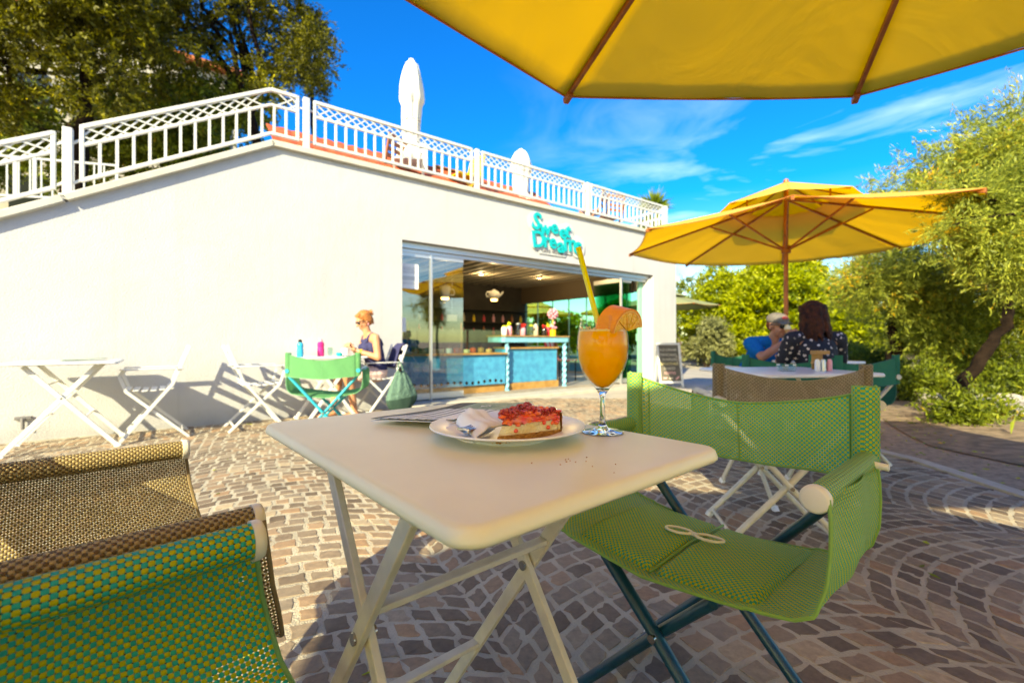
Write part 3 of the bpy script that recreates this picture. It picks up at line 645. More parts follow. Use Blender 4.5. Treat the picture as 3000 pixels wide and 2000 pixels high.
# things on the high shelf
SZ = FZ + 0.955
items = [('sweet_jar', 'china', 'white jar with a lid at the left end of the counter shelf'), ('sweet_tub', 'pink_plastic', 'pink tub with red sweets next to the white jar'),
         ('sweet_jar', 'caseglass', 'clear jar behind the pink tub on the counter shelf'), ('sweet_tub', 'pink_plastic', 'pink and white tub in the middle of the counter shelf'),
         ('sweet_jar', 'caseglass', 'clear glass jar right of the middle tub'), ('sweet_jar', 'ceil_a', 'small brown jar on the counter shelf'),
         ('sweet_box', 'black_plastic', 'small dark box of sweets on the counter shelf'), ('sweet_tub', 'red_plastic', 'red tub beside the lollipop stand')]
for i, (nm, mk, lb) in enumerate(items):
    x = 2.12 + i * 0.155; y = 0.50 + 0.06 * (i % 2); h = 0.15 + 0.05 * ((i * 7) % 3) / 2; r = 0.05
    s = wthing(nm, lb, 'sweet jar', x, y, SZ, 0, 'jars and tubs on the counter shelf')
    g = MB(); g.lathe([(0, 0), (r * 0.8, 0), (r, 0.02), (r, h * 0.85), (r * 0.7, h), (0, h)], 20); g.build('jar_body', M[mk], s)
    if nm == 'sweet_jar': g = MB(); g.lathe([(0, h + 0.001), (r * 0.75, h + 0.001), (r * 0.75, h + 0.022), (0, h + 0.03)], 20); g.build('jar_cap', M['lime_plastic' if i % 4 == 0 else 'alu'], s)
    else:
        g = MB()
        for k in range(9): g.ball((rr.uniform(-r, r) * 0.7, rr.uniform(-r, r) * 0.7, h + rr.uniform(0, 0.06)), 0.018, 8, 6)
        g.build('sweets', M[('berry', 'lime_plastic', 'glaze')[i % 3]], s)
s = wthing('lollipop_stand', 'round ball of pink lollipops on a stick at the right of the counter shelf', 'lollipop stand', 3.27, 0.5, SZ, 0)
g = MB(); g.cyl((0, 0, 0), (0, 0, 0.34), 0.012); g.lathe([(0, 0), (0.06, 0), (0.06, 0.12), (0, 0.12)], 16); g.build('stand_base', M['yellow_paint'], s)
g = MB()
for k in range(26):
    a = k * 2.4; z = 1 - 2 * (k + 0.5) / 26; q = math.sqrt(1 - z * z); g.ball((0.085 * q * math.cos(a), 0.085 * q * math.sin(a), 0.42 + 0.085 * z), 0.026, 8, 6)
for k in range(12): g.ball((rr.uniform(-0.07, 0.07), rr.uniform(-0.05, 0.05), 0.20 + rr.uniform(-0.05, 0.06)), 0.026, 8, 6)
g.build('lollipops', M['pink_plastic'], s)
# shelves with bottles on the back wall
sh = wthing('wall_shelf', 'dark shelves of red and pink packets on the back wall of the shop', 'shelf', 3.6, 4.8, 0.75)
g = MB()
for k in range(4): g.box((0.6, 0, 0.35 * k), (3.7, 0.3, 0.02))
g.build('shelf_board', M['dark_int'], sh, smooth=0)
ORD = ['first', 'second', 'third', 'fourth', 'fifth', 'sixth', 'seventh', 'eighth', 'ninth', 'tenth', 'eleventh', 'twelfth']
for k in range(22):
    x = (k % 11) * 0.33 - 1.1; z = 0.35 * (1 + k // 11) + 0.01
    mk = rr.choice(['red_plastic', 'pink_plastic', 'wood', 'yellow_paint', 'ceil_a', 'red_plastic'])
    colr = {'red_plastic': 'red', 'pink_plastic': 'pink', 'wood': 'brown', 'yellow_paint': 'yellow', 'ceil_a': 'beige'}[mk]
    p = wthing('bottle', '%s %s on the %s back shelf of the shop, %s from the left' % (colr, 'bottle', ('lower', 'upper')[k // 11], ORD[k % 11]), 'bottle', 3.6 + x, 4.72, 0.75 + z, 0, 'bottles on the back shelves')
    h = rr.uniform(0.16, 0.26); g = MB(); g.lathe([(0, 0), (0.04, 0), (0.04, h * 0.6), (0.016, h * 0.78), (0.016, h), (0, h)], 12); g.build('bottle_body', M[mk], p)
p = wthing('wall_notice', 'pale blue notice card on the dark back wall', 'notice', 2.6, 3.2, 1.35); g = MB(); g.box((0, 0, 0.1), (0.26, 0.01, 0.15)); g.build('card', M['sign_plate'], p, smooth=0)
g = MB(); g.cyl((0, 0.0, 0.17), (0, 0.0, 1.15), 0.003, n=6); g.build('hanging_wire', M['alu'], p)
# teapot and jug lamps
def lamp_light(s, loc, e):
    l = bpy.data.lights.new('lamp_light', 'POINT'); l.energy = e; l.color = (1.0, 0.72, 0.42); l.shadow_soft_size = 0.03
    o = bpy.data.objects.new('lamp_light', l); COL.objects.link(o); o.parent = s; o.location = loc
def teapot(px, py, n, label, jug):
    r = (px - 1176) / 1045
    den = WU.x - r * WU.y; t = (r * (W0.y + WN.y * n) - W0.x - WN.x * n) / den; d = W0.y + WU.y * t + WN.y * n
    z = CAMH + (784 - py) / 1045 * d
    s = wthing('hanging_lamp', label, 'lamp', t, n, z - 0.12, R_(-20), 'white crockery lamps hanging from the shop ceiling')
    g = MB(); 
    if jug: g.lathe([(0.0, 0.0), (0.075, 0.0), (0.085, 0.05), (0.095, 0.13), (0.10, 0.20), (0.05, 0.225), (0.012, 0.24), (0, 0.25)], 24)
    else: g.lathe([(0.0, 0.0), (0.075, 0.0), (0.115, 0.05), (0.125, 0.10), (0.095, 0.16), (0.05, 0.18), (0.02, 0.20), (0, 0.22)], 24)
    g.build('lamp_shade', M['china'], s)
    g = MB(); q = 1 if jug else -1
    g.tube([(q * 0.09, 0, 0.05), (q * 0.16, 0, 0.05), (q * 0.175, 0, 0.10), (q * 0.15, 0, 0.15), (q * 0.09, 0, 0.15)], 0.012, 8); g.build('handle', M['china'], s)
    if not jug: g = MB(); g.tube([(0.10, 0, 0.07), (0.16, 0, 0.11), (0.20, 0, 0.165)], [0.028, 0.018, 0.012], 10); g.build('spout', M['china'], s)
    g = MB(); g.lathe([(0, -0.003), (0.068, -0.003), (0.068, -0.028), (0, -0.03)], 20); g.build('bulb', M['lampglow'], s)
    lamp_light(s, (0, 0, -0.08), 3)
    g = MB(); g.cyl((0, 0, 0.2), (0, 0, OH + 0.2 - (z - 0.12)), 0.004, n=6); g.build('cord', M['black_plastic'], s)
teapot(1022, 668, 1.3, 'white jug lamp hanging upside down behind the glass', True)
teapot(1135, 674, 1.9, 'white teapot lamp hanging upside down over the counter', False)
for k, (t, n, lb) in enumerate([(2.6, 1.5, 'lit spot lamp set in the ceiling nearest the teapot lamp'), (3.6, 1.6, 'lit spot lamp in the middle of the striped ceiling'), (3.4, 3.2, 'lit spot lamp at the back of the striped ceiling'), (4.9, 2.8, 'lit spot lamp near the ceiling beam on the right'), (5.3, 1.0, 'lit spot lamp in the ceiling near the folded doors')]):
    s = wthing('ceiling_lamp', lb, 'ceiling lamp', t, n, OH + 0.195, 0, 'spot lamps in the striped ceiling')
    g = MB(); g.lathe([(0.04, 0.0), (0.062, 0.0), (0.062, -0.02), (0.04, -0.02), (0.04, 0.0)], 20); g.build('lamp_ring', M['alu'], s)
    g = MB(); g.lathe([(0, -0.004), (0.038, -0.004), (0.038, -0.012), (0, -0.012)], 20); g.build('bulb', M['lampglow'], s)
    lamp_light(s, (0, 0, -0.06), 5)
# a drinks fridge and a table inside on the right, seen beyond the counter
s = wthing('cafe_table', 'small dark table in the shop behind the right end of the counter', 'table', 4.4, 1.9, FZ)
g = MB(); g.box((0, 0, 0.73), (0.7, 0.7, 0.03)); g.build('tabletop', M['sky_paint'], s, bevel=0.004)
for a in (-1, 1):
    for b in (-1, 1): g = MB(); g.cyl((a * 0.28, b * 0.28, 0), (a * 0.22, b * 0.22, 0.72), 0.014); g.build('leg', M['black_plastic'], s)
s = wthing('deck_seat', 'red and white striped seat beside the table inside the shop', 'chair', 4.3, 1.0, FZ, 0.4)
g = MB()
for k in range(5):
    g.cm = k % 2; g.beam((-0.25 + 0.1 * k + 0.05, 0, 0.45), (-0.25 + 0.1 * k + 0.05, 0.45, 0.45), 0.098, 0.02); g.beam((-0.25 + 0.1 * k + 0.05, 0.45, 0.44), (-0.25 + 0.1 * k + 0.05, 0.58, 0.9), 0.098, 0.02)
g.build('seat', [M['red_plastic'], M['sign_plate']], s, smooth=0)
for a in (-1, 1):
    for b in (0.04, 0.42): g = MB(); g.cyl((a * 0.24, b, 0), (a * 0.24, b, 0.44), 0.014); g.build('leg', M['black_plastic'], s)

# ------------------------------------------------------------------ sign over the opening
S = thing('shop_sign', 'teal lettering sign on a pale cut-out plate above the shop opening', 'sign', W0, WA)
letters = [('S', 1229, 511, 46, 14), ('w', 1249, 526, 30, 2), ('e', 1270, 524, 30, -4), ('e', 1289, 535, 30, -6), ('t', 1301, 532, 38, 10),
           ('D', 1233, 552, 44, -8), ('r', 1251, 554, 32, -4), ('e', 1266, 557, 30, 4), ('a', 1284, 566, 32, -6), ('m', 1305, 561, 36, -4), ('s', 1324, 567, 38, 12)]
g = MB(); pl = MB()
for i, (ch, px, py, hp, ro) in enumerate(letters):
    t, h = wt(px, py); d = W0.y + WU.y * t; size = hp / 1045 * d * (1.18 if ch in 'SDt' else 1.5)
    pl.lathe([(0, 0), (size * 0.43, 0), (size * 0.43, 0.008), (0, 0.008)], 28); n_ = 4 * 28
    for q in range(len(pl.v) - n_, len(pl.v)): x_, y_, z_ = pl.v[q]; pl.v[q] = (t + x_, -0.008 - z_ - 0.0007 * i, h + y_ * 1.05)
    for (mb, off, ex, yy) in ((g, 0.009, 0.010, -0.042),):
        vs, fs = text_mesh(ch, size, ex, off); Rm = Matrix.Rotation(R_(ro), 3, 'Y')
        mb.add([Rm @ v + Vector((t, yy - 0.0007 * i, h)) for v in vs], fs)
g.build('lettering', M['teal_sign'], S, smooth=0)
t, h = wt(1268, 577)
pl.box((t, -0.014, h - 0.01), (0.62, 0.012, 0.13)); 
pl.build('back_plate', M['sign_plate'], S, smooth=0)
g = MB(); vs, fs = text_mesh('CAKE HOUSE', 0.072, 0.003, 0.001, spacing=1.25); g.add([v + Vector((t - 0.02, -0.030, h - 0.018)) for v in vs], fs); g.build('small_lettering', M['grey_ink'], S, smooth=0)

t_, h_ = wt(54, 972)
vt = thing('wall_outlet', 'small dark pipe outlet low on the white wall by the leftmost table', 'pipe outlet', W0, WA)
g = MB(); g.box((t_, -0.012, h_ + 0.05), (0.11, 0.02, 0.03)); g.cyl((t_, -0.03, h_ + 0.05), (t_, -0.03, h_ - 0.05), 0.014); g.build('outlet_body', M['grey_ink'], vt, bevel=0.003)
# ------------------------------------------------------------------ railing
RL = thing('railing', 'white metal railing with lattice top band along the terrace and stair', 'railing', W0, WA)
def zc(t): return CT + 0.07 - max(0, TP - t) * SL          # coping top under t
H0, H1, H2 = 0.13, 0.47, 0.65
def panel(t0, t1, parent, n=0.10, bal=0.128):
    """frame follows the coping line"""
    ts = [t0] + ([TP] if t0 < TP < t1 else []) + [t1]
    g = MB()
    for a, b in zip(ts[:-1], ts[1:]):
        for H, s_ in ((H0, 0.036), (H1, 0.032), (H2, 0.042)): g.beam((a, n, zc(a) + H), (b, n, zc(b) + H), s_, s_)
    for a in (t0, t1): g.box((a, n, zc(a) + (H0 + H2) / 2), (0.036, 0.036, H2 - H0 + 0.036))
    fr = g.build('railing_frame', M['white_paint'], parent, bevel=0.006)
    g = MB(); step = 0.115; k = int((t1 - t0) / step); st = (t1 - t0) / k
    for i in range(-1, k):
        a = t0 + i * st; b = a + 2 * st
        for up in (0, 1):
            x0, x1 = a, b; z0, z1 = (H1, H2) if up else (H2, H1)
            if x0 < t0: f = (t0 - x0) / (x1 - x0); x0 = t0; z0 = z0 + (z1 - z0) * f
            if x1 > t1: f = (t1 - x0) / (x1 - x0); x1 = t1; z1 = z0 + (z1 - z0) * f
            if x0 < TP < x1: continue
            g.beam((x0, n + (0.006 if up else -0.006), zc(x0) + z0), (x1, n + (0.006 if up else -0.006), zc(x1) + z1), 0.010, 0.014)
    g.build('lattice', M['white_paint'], fr, smooth=0)
    nb = max(2, round((t1 - t0) / bal))
    for i in range(1, nb):
        a = t0 + (t1 - t0) * i / nb
        g = MB(); g.box((a, n, zc(a) + (H0 + H1) / 2), (0.026, 0.026, H1 - H0 - 0.03)); g.build('baluster', M['white_paint'], fr, smooth=0)
posts = [wt(152, 300)[0], wt(708, 300)[0], wt(1103, 400)[0], wt(1358, 450)[0], wt(1537, 500)[0]]
posts = [posts[0] - 2.45] + posts
for a, b in zip(posts[:-1], posts[1:]): panel(a + 0.10, b - 0.10, RL)
for a in posts:
    g = MB(); g.box((a, 0.10, zc(a) + 0.32), (0.075, 0.075, 0.70)); g.box((a, 0.10, zc(a) + 0.012), (0.12, 0.12, 0.02)); p = g.build('railing_post', M['white_paint'], RL, bevel=0.008)
    g = MB()
    for s_ in (-1, 1):
        if (a == posts[-1] and s_ > 0): continue
        for H in (H0 + 0.01, H1 + 0.06): g.beam((a + s_ * 0.03, 0.10, zc(a) + H), (a + s_ * 0.11, 0.10, zc(a + s_ * 0.11) + H), 0.02, 0.02)
    g.build('bracket', M['white_paint'], p, smooth=0)
# return along the building's right side
g = MB()
for H in (H0, H1, H2): g.beam((TR - 0.1, 0.15, CT + 0.07 + H), (TR - 0.1, 5.0, CT + 0.07 + H), 0.035, 0.035)
fr = g.build('railing_frame', M['white_paint'], RL, smooth=0)
g = MB(); 
for i in range(1, 34): g.box((TR - 0.1, 0.15 + i * 0.145, CT + 0.07 + 0.3), (0.024, 0.024, 0.34))
g.build('side_balusters', M['white_paint'], fr, smooth=0)
# second railing across the stair
R2 = thing('stair_railing', 'far white railing on the slope behind the stair, seen through the first one', 'railing', W0, WA)
for a, b in ((-9.6, -7.6), (-7.5, -5.5), (-5.4, -3.4)):
    n = 5.6; zz = lambda t: 2.75 + (t + 9.6) * 0.12
    g = MB()
    for H in (0.12, 0.80): g.beam((a, n, zz(a) + H), (b, n, zz(b) + H), 0.035, 0.035)
    for k in (a, b): g.box((k, n, zz(k) + 0.4), (0.045, 0.045, 0.8))
    f2 = g.build('railing_frame', M['white_paint'], R2, smooth=0)
    for i in range(1, int((b - a) / 0.14)):
        x = a + i * 0.14; g = MB(); g.box((x, n, zz(x) + 0.46), (0.022, 0.022, 0.66)); g.build('baluster', M['white_paint'], f2, smooth=0)

# ------------------------------------------------------------------ terrace furniture
def closed_parasol(t, n, H, label, r=0.19):
    s = wthing('closed_parasol', label, 'parasol', t, n, CT, 0, 'closed white parasols on the terrace')
    g = MB(); g.cyl((0, 0, 0), (0, 0, H * 0.95), 0.022); g.build('pole', M['teak'], s)
    g = MB(); m = 44; z0 = H * 0.25; pts = []; rs = []
    for i in range(m + 1):
        f = i / m; z = z0 + (H - z0) * f
        if f < 0.14: q = 0.9 + 0.35 * math.sin(f / 0.14 * math.pi)
        elif f < 0.20: q = 0.9 - (f - 0.14) * 3.5
        elif f < 0.56: q = 0.69 + (f - 0.2) * 0.3
        elif f < 0.60: q = 0.80 + (f - 0.56) * 4.5
        else: q = 0.98 - ((f - 0.60) / 0.40) ** 2.2 * 0.62
        if f > 0.975: q *= 0.6
        pts.append((0, 0, z)); rs.append(r * q)
    g.tube(pts, rs, 40, shape=lambda a, i: 1 + 0.10 * math.sin(8 * a + 0.5 * math.sin(i * 0.2)) + 0.05 * math.sin(3 * a + i * 0.3)); g.build('canopy', M['white_canvas'], s)
    g = MB(); g.tube([(r * 0.78 * math.cos(k * math.pi / 8), r * 0.78 * math.sin(k * math.pi / 8), H * 0.56) for k in range(16)], 0.008, 6, closed=True); g.build('tie_band', M['white_canvas'], s)
    g = MB(); g.box((0, 0, 0.04), (0.45, 0.45, 0.07)); g.build('base', M['rock'], s, bevel=0.01)
closed_parasol(0.55, 0.9, 2.28, 'taller closed white parasol standing behind the terrace railing')
closed_parasol(2.85, 0.95, 1.42, 'shorter closed white parasol further along the terrace railing', 0.20)
s = wthing('wooden_table', 'slatted wooden table on the terrace right of the taller closed parasol', 'table', 1.55, 1.5, CT)
g = MB()
for i in range(9): g.box((-0.44 + i * 0.11, 0, 0.74), (0.095, 0.9, 0.022))
g.build('tabletop', M['teak'], s, smooth=0)
for a in (-1, 1):
    for b in (-1, 1): g = MB(); g.box((a * 0.4, b * 0.38, 0.36), (0.05, 0.05, 0.72)); g.build('leg', M['teak'], s)
def terrace_chair(t, n, rz, m, label, grp):
    s = wthing('slatted_chair', label, 'chair', t, n, CT, rz, grp)
    g = MB()
    for i in range(5): g.box((0, -0.18 + i * 0.09, 0.44), (0.44, 0.075, 0.018))
    g.build('seat', M[m], s, smooth=0)
    g = MB()
    for i in range(4): g.box((0, -0.24 - 0.02 * i, 0.56 + i * 0.095), (0.44, 0.016, 0.065))
    g.build('backrest', M[m], s, smooth=0)
    for a in (-1, 1):
        g = MB(); g.beam((a * 0.21, 0.22, 0), (a * 0.21, -0.2, 0.46), 0.03, 0.03); g.build('leg', M[m], s)
        g = MB(); g.beam((a * 0.21, -0.24, 0), (a * 0.21, 0.2, 0.46), 0.03, 0.03); g.build('leg', M[m], s)
        g = MB(); g.beam((a * 0.21, -0.2, 0.42), (a * 0.21, -0.31, 0.88), 0.03, 0.03); g.build('frame', M[m], s)
terrace_chair(0.15, 1.0, 0.4, 'wood', 'brown wooden chair behind the taller closed parasol', 'wooden chairs on the terrace')
terrace_chair(0.35, 0.55, 2.6, 'white_metal', 'white chair at the foot of the taller closed parasol', 'metal chairs on the terrace')
terrace_chair(1.35, 0.62, 1.6, 'yellow_paint', 'yellow chair behind the railing post near the wooden table', 'metal chairs on the terrace')
terrace_chair(4.6, 0.75, 0.5, 'wood', 'brown wooden chair on the right of the terrace nearer the shorter parasol', 'wooden chairs on the terrace')
terrace_chair(5.2, 0.8, -0.2, 'wood', 'brown wooden chair on the terrace nearest the palm', 'wooden chairs on the terrace')

# ------------------------------------------------------------------ chalkboard
bx = WT(5.98, -0.42); 
A = thing('chalkboard', 'white framed A-shaped chalkboard with an ice cream menu by the shop corner', 'sign', (3.17, 9.02, 0), R_(4))
g = MB()
def lean(x, z, off=0.0): return (x, 0.20 * z / 0.88 + off, z)
for (a, b) in (((-0.225, 0.0), (-0.225, 0.88)), ((0.225, 0.0), (0.225, 0.88)), ((-0.2, 0.86), (0.2, 0.86)), ((-0.2, 0.10), (0.2, 0.10))):
    g.beam(lean(*a), lean(*b), 0.045, 0.028, up=(0, 1, -0.22))
g.build('frame', M['white_paint'], A, bevel=0.004)
g = MB(); g.beam(lean(0, 0.10, 0.006), lean(0, 0.86, 0.006), 0.42, 0.012, up=(0, 1, -0.22)); g.build('board', M['slate'], A, smooth=0)
for s_ in (-1, 1): g = MB(); g.beam((s_ * 0.2, 0.44, 0), (s_ * 0.2, 0.21, 0.86), 0.04, 0.025); g.build('leg', M['white_paint'], A)
lines = [('ICE CREAM', 0.74, 'chalk'), ('PANCAKES', 0.64, 'chalk'), ('WAFFLES', 0.545, 'chalk'), ('SMOOTHIES', 0.46, 'chalk_yellow'), ('SHAKES', 0.37, 'chalk'), ('COFFEE', 0.28, 'chalk_pink')]
RL_ = Matrix.Rotation(math.atan2(0.20, 0.88) * -1, 3, 'X')
for mk in ('chalk', 'chalk_yellow', 'chalk_pink'):
    g = MB()
    for tx, z, k in lines:
        if k != mk: continue
        vs, fs = text_mesh(tx, 0.068, 0.0008, 0.0004); 
        g.add([Vector(lean(v.x - 0.01, z + v.z, -0.004 + v.y)) for v in vs], fs)
    if mk == 'chalk_pink':
        g.beam(lean(-0.16, 0.18, -0.003), lean(-0.08, 0.185, -0.003), 0.002, 0.03); g.beam(lean(0.10, 0.16, -0.003), lean(0.17, 0.21, -0.003), 0.002, 0.03)
    if mk == 'chalk':
        g.beam(lean(-0.04, 0.175, -0.003), lean(0.04, 0.18, -0.003), 0.002, 0.03)
        for k in range(12): a = k * math.pi / 6; g.beam(lean(0.165 + 0.028 * math.cos(a), 0.58 + 0.035 * math.sin(a), -0.003), lean(0.165 + 0.028 * math.cos(a + 0.53), 0.58 + 0.035 * math.sin(a + 0.53), -0.003), 0.002, 0.008)
        g.beam(lean(0.14, 0.55, -0.003), lean(0.16, 0.45, -0.003), 0.002, 0.006); g.beam(lean(0.19, 0.55, -0.003), lean(0.16, 0.45, -0.003), 0.002, 0.006)
    g.build('chalk_writing', M[mk], A, smooth=0)

# ------------------------------------------------------------------ parasols
M['trim'] = mat('orange_trim', (0.42, 0.13, 0.02), 0.8)
def parasol(cx, cy, rot, label, R=2.0, zr=2.21, za=2.73, canvas='yellow_canvas', detail=True, grp='open yellow parasols over the tables'):
    s = thing('parasol', label, 'parasol', (cx, cy, 0), rot, grp)
    r0 = 0.45; rr = random.Random(int(abs(cx * 100) + abs(cy * 10)))
    zf = lambda r: zr + (za - zr) * (1 - r / R)
    def rib(k, r): a = k * math.pi / 4; return Vector((r * math.cos(a), r * math.sin(a), zf(r)))
    g = MB()
    for k in range(8):
        ph = rr.uniform(0, 6)
        def fn(u, v, k=k, ph=ph):
            r = r0 + (R - r0) * v; p = rib(k, r).lerp(rib(k + 1, r), u); q = 4 * u * (1 - u)
            p.z += -0.035 * q * v + 0.004 * math.sin(u * 16 + ph + v * 5) * q
            c = 1 - 0.022 * q * v * v; p.x *= c; p.y *= c; return p
        g.grid(16, 14, fn)
    can = g.build('canopy', M[canvas], s, solid=0.003)
    g = MB()
    for k in range(8):
        pts = []
        for i in range(13):
            u = i / 12; q = 4 * u * (1 - u); p = rib(k, R).lerp(rib(k + 1, R), u); p.z -= 0.035 * q + 0.004; c = 1 - 0.022 * q; pts.append((p.x * c, p.y * c, p.z))
        g.tube(pts, 0.005, 6)
    g.build('canopy_hem', M['trim'], can)
    # vent cap
    g = MB(); rc = 0.86; zc0, zc1 = zf(rc) + 0.09, zf(0) + 0.20
    for k in range(8):
        def fn(u, v, k=k):
            r = 0.02 + (rc - 0.02) * v; a, b = k * math.pi / 4, (k + 1) * math.pi / 4
            z = zc1 + (zc0 - zc1) * v; p = Vector((r * math.cos(a), r * math.sin(a), z)).lerp(Vector((r * math.cos(b), r * math.sin(b), z)), u)
            p.z -= 0.012 * 4 * u * (1 - u) * v; return p
        g.grid(6, 6, fn)
    g.build('vent_cap', M[canvas], can, solid=0.003)
    g = MB(); g.cyl((0, 0, 0.05), (0, 0, zc1 - 0.02), 0.026, n=20); pole = g.build('pole', M['wood'], s)
    g = MB(); g.lathe([(0, zc1 - 0.01), (0.035, zc1 - 0.01), (0.03, zc1 + 0.03), (0, zc1 + 0.05)], 16); g.build('finial', M['wood'], pole)
    g = MB(); g.lathe([(0.03, 2.03), (0.055, 2.03), (0.055, 2.12), (0.03, 2.12), (0.03, 2.03)], 20); g.build('hub', M['wood'], pole)
    g = MB(); g.cyl((0, 0, 0.0), (0, 0, 0.06), 0.30, 0.28, 32); g.cyl((0, 0, 0.05), (0, 0, 0.40), 0.036, n=20); g.build('base', M['rock'], s)
    for k in range(8):
        a, b = rib(k, 0.06), rib(k, R - 0.01)
        off = Vector((0, 0, -0.018)); g = MB(); g.beam(a + off, b + off, 0.020, 0.026)
        e = (b - a).normalized()
        rb = g.build('rib', M['wood'], s, bevel=0.003)
        g = MB(); g.beam(b + off * 1.5 - e * 0.05, b + off * 1.6 + e * 0.014, 0.030, 0.032); g.build('rib_cap', M['wood'], rb, bevel=0.004)
        g = MB(); h = Vector((0.045 * math.cos(k * math.pi / 4), 0.045 * math.sin(k * math.pi / 4), 2.08)); t = rib(k, 0.88) + off * 1.8
        g.beam(h, t, 0.018, 0.022); g.build('strut', M['wood'], rb, bevel=0.002)
        g = MB(); v = rib(k, 0.60); g.beam(v, v + Vector((0, 0, 0.11)), 0.014, 0.014, up=(1, 0, 0.1)); 
        g.beam(Vector((0.03 * math.cos(k * math.pi / 4), 0.03 * math.sin(k * math.pi / 4), zc1 - 0.03)), Vector((rc * 0.97 * math.cos(k * math.pi / 4), rc * 0.97 * math.sin(k * math.pi / 4), zc0 - 0.012)), 0.014, 0.016)
        g.build('vent_rib', M['wood'], rb, smooth=0)
    return s
parasol(1.05, 0.565, R_(22.5), 'yellow parasol reaching in over the foreground table, only its rim and two ribs showing')
parasol(3.48, 5.78, R_(15.4), 'whole yellow parasol with vent cap on a wooden pole behind the seated couple')
def fparasol(x, y, l, **k): return parasol(x, y, R_(22.5), l, **k)
fparasol(-4.04, -3.62, 'yellow parasol behind the tan chair, reflected in the shop glass')
fparasol(-0.44, -2.80, 'yellow parasol behind the viewer whose shade falls under the foreground table')
fparasol(3.60, -2.84, 'yellow parasol behind the viewer shading the cobbles on the far side of the green chair')
parasol(1.25, 22.5, 0.1, 'yellow parasol outside, seen through the shop\'s side window beside the lollipops', grp='open parasols on the far terrace')
parasol(5.0, 21.0, 0.3, 'yellow parasol outside, seen through the shop\'s side window nearest the glass doors', grp='open parasols on the far terrace')
parasol(5.7, 17.2, 0.2, 'olive parasol far off, its edge showing past the corner of the building', canvas='olive_canvas', grp='')

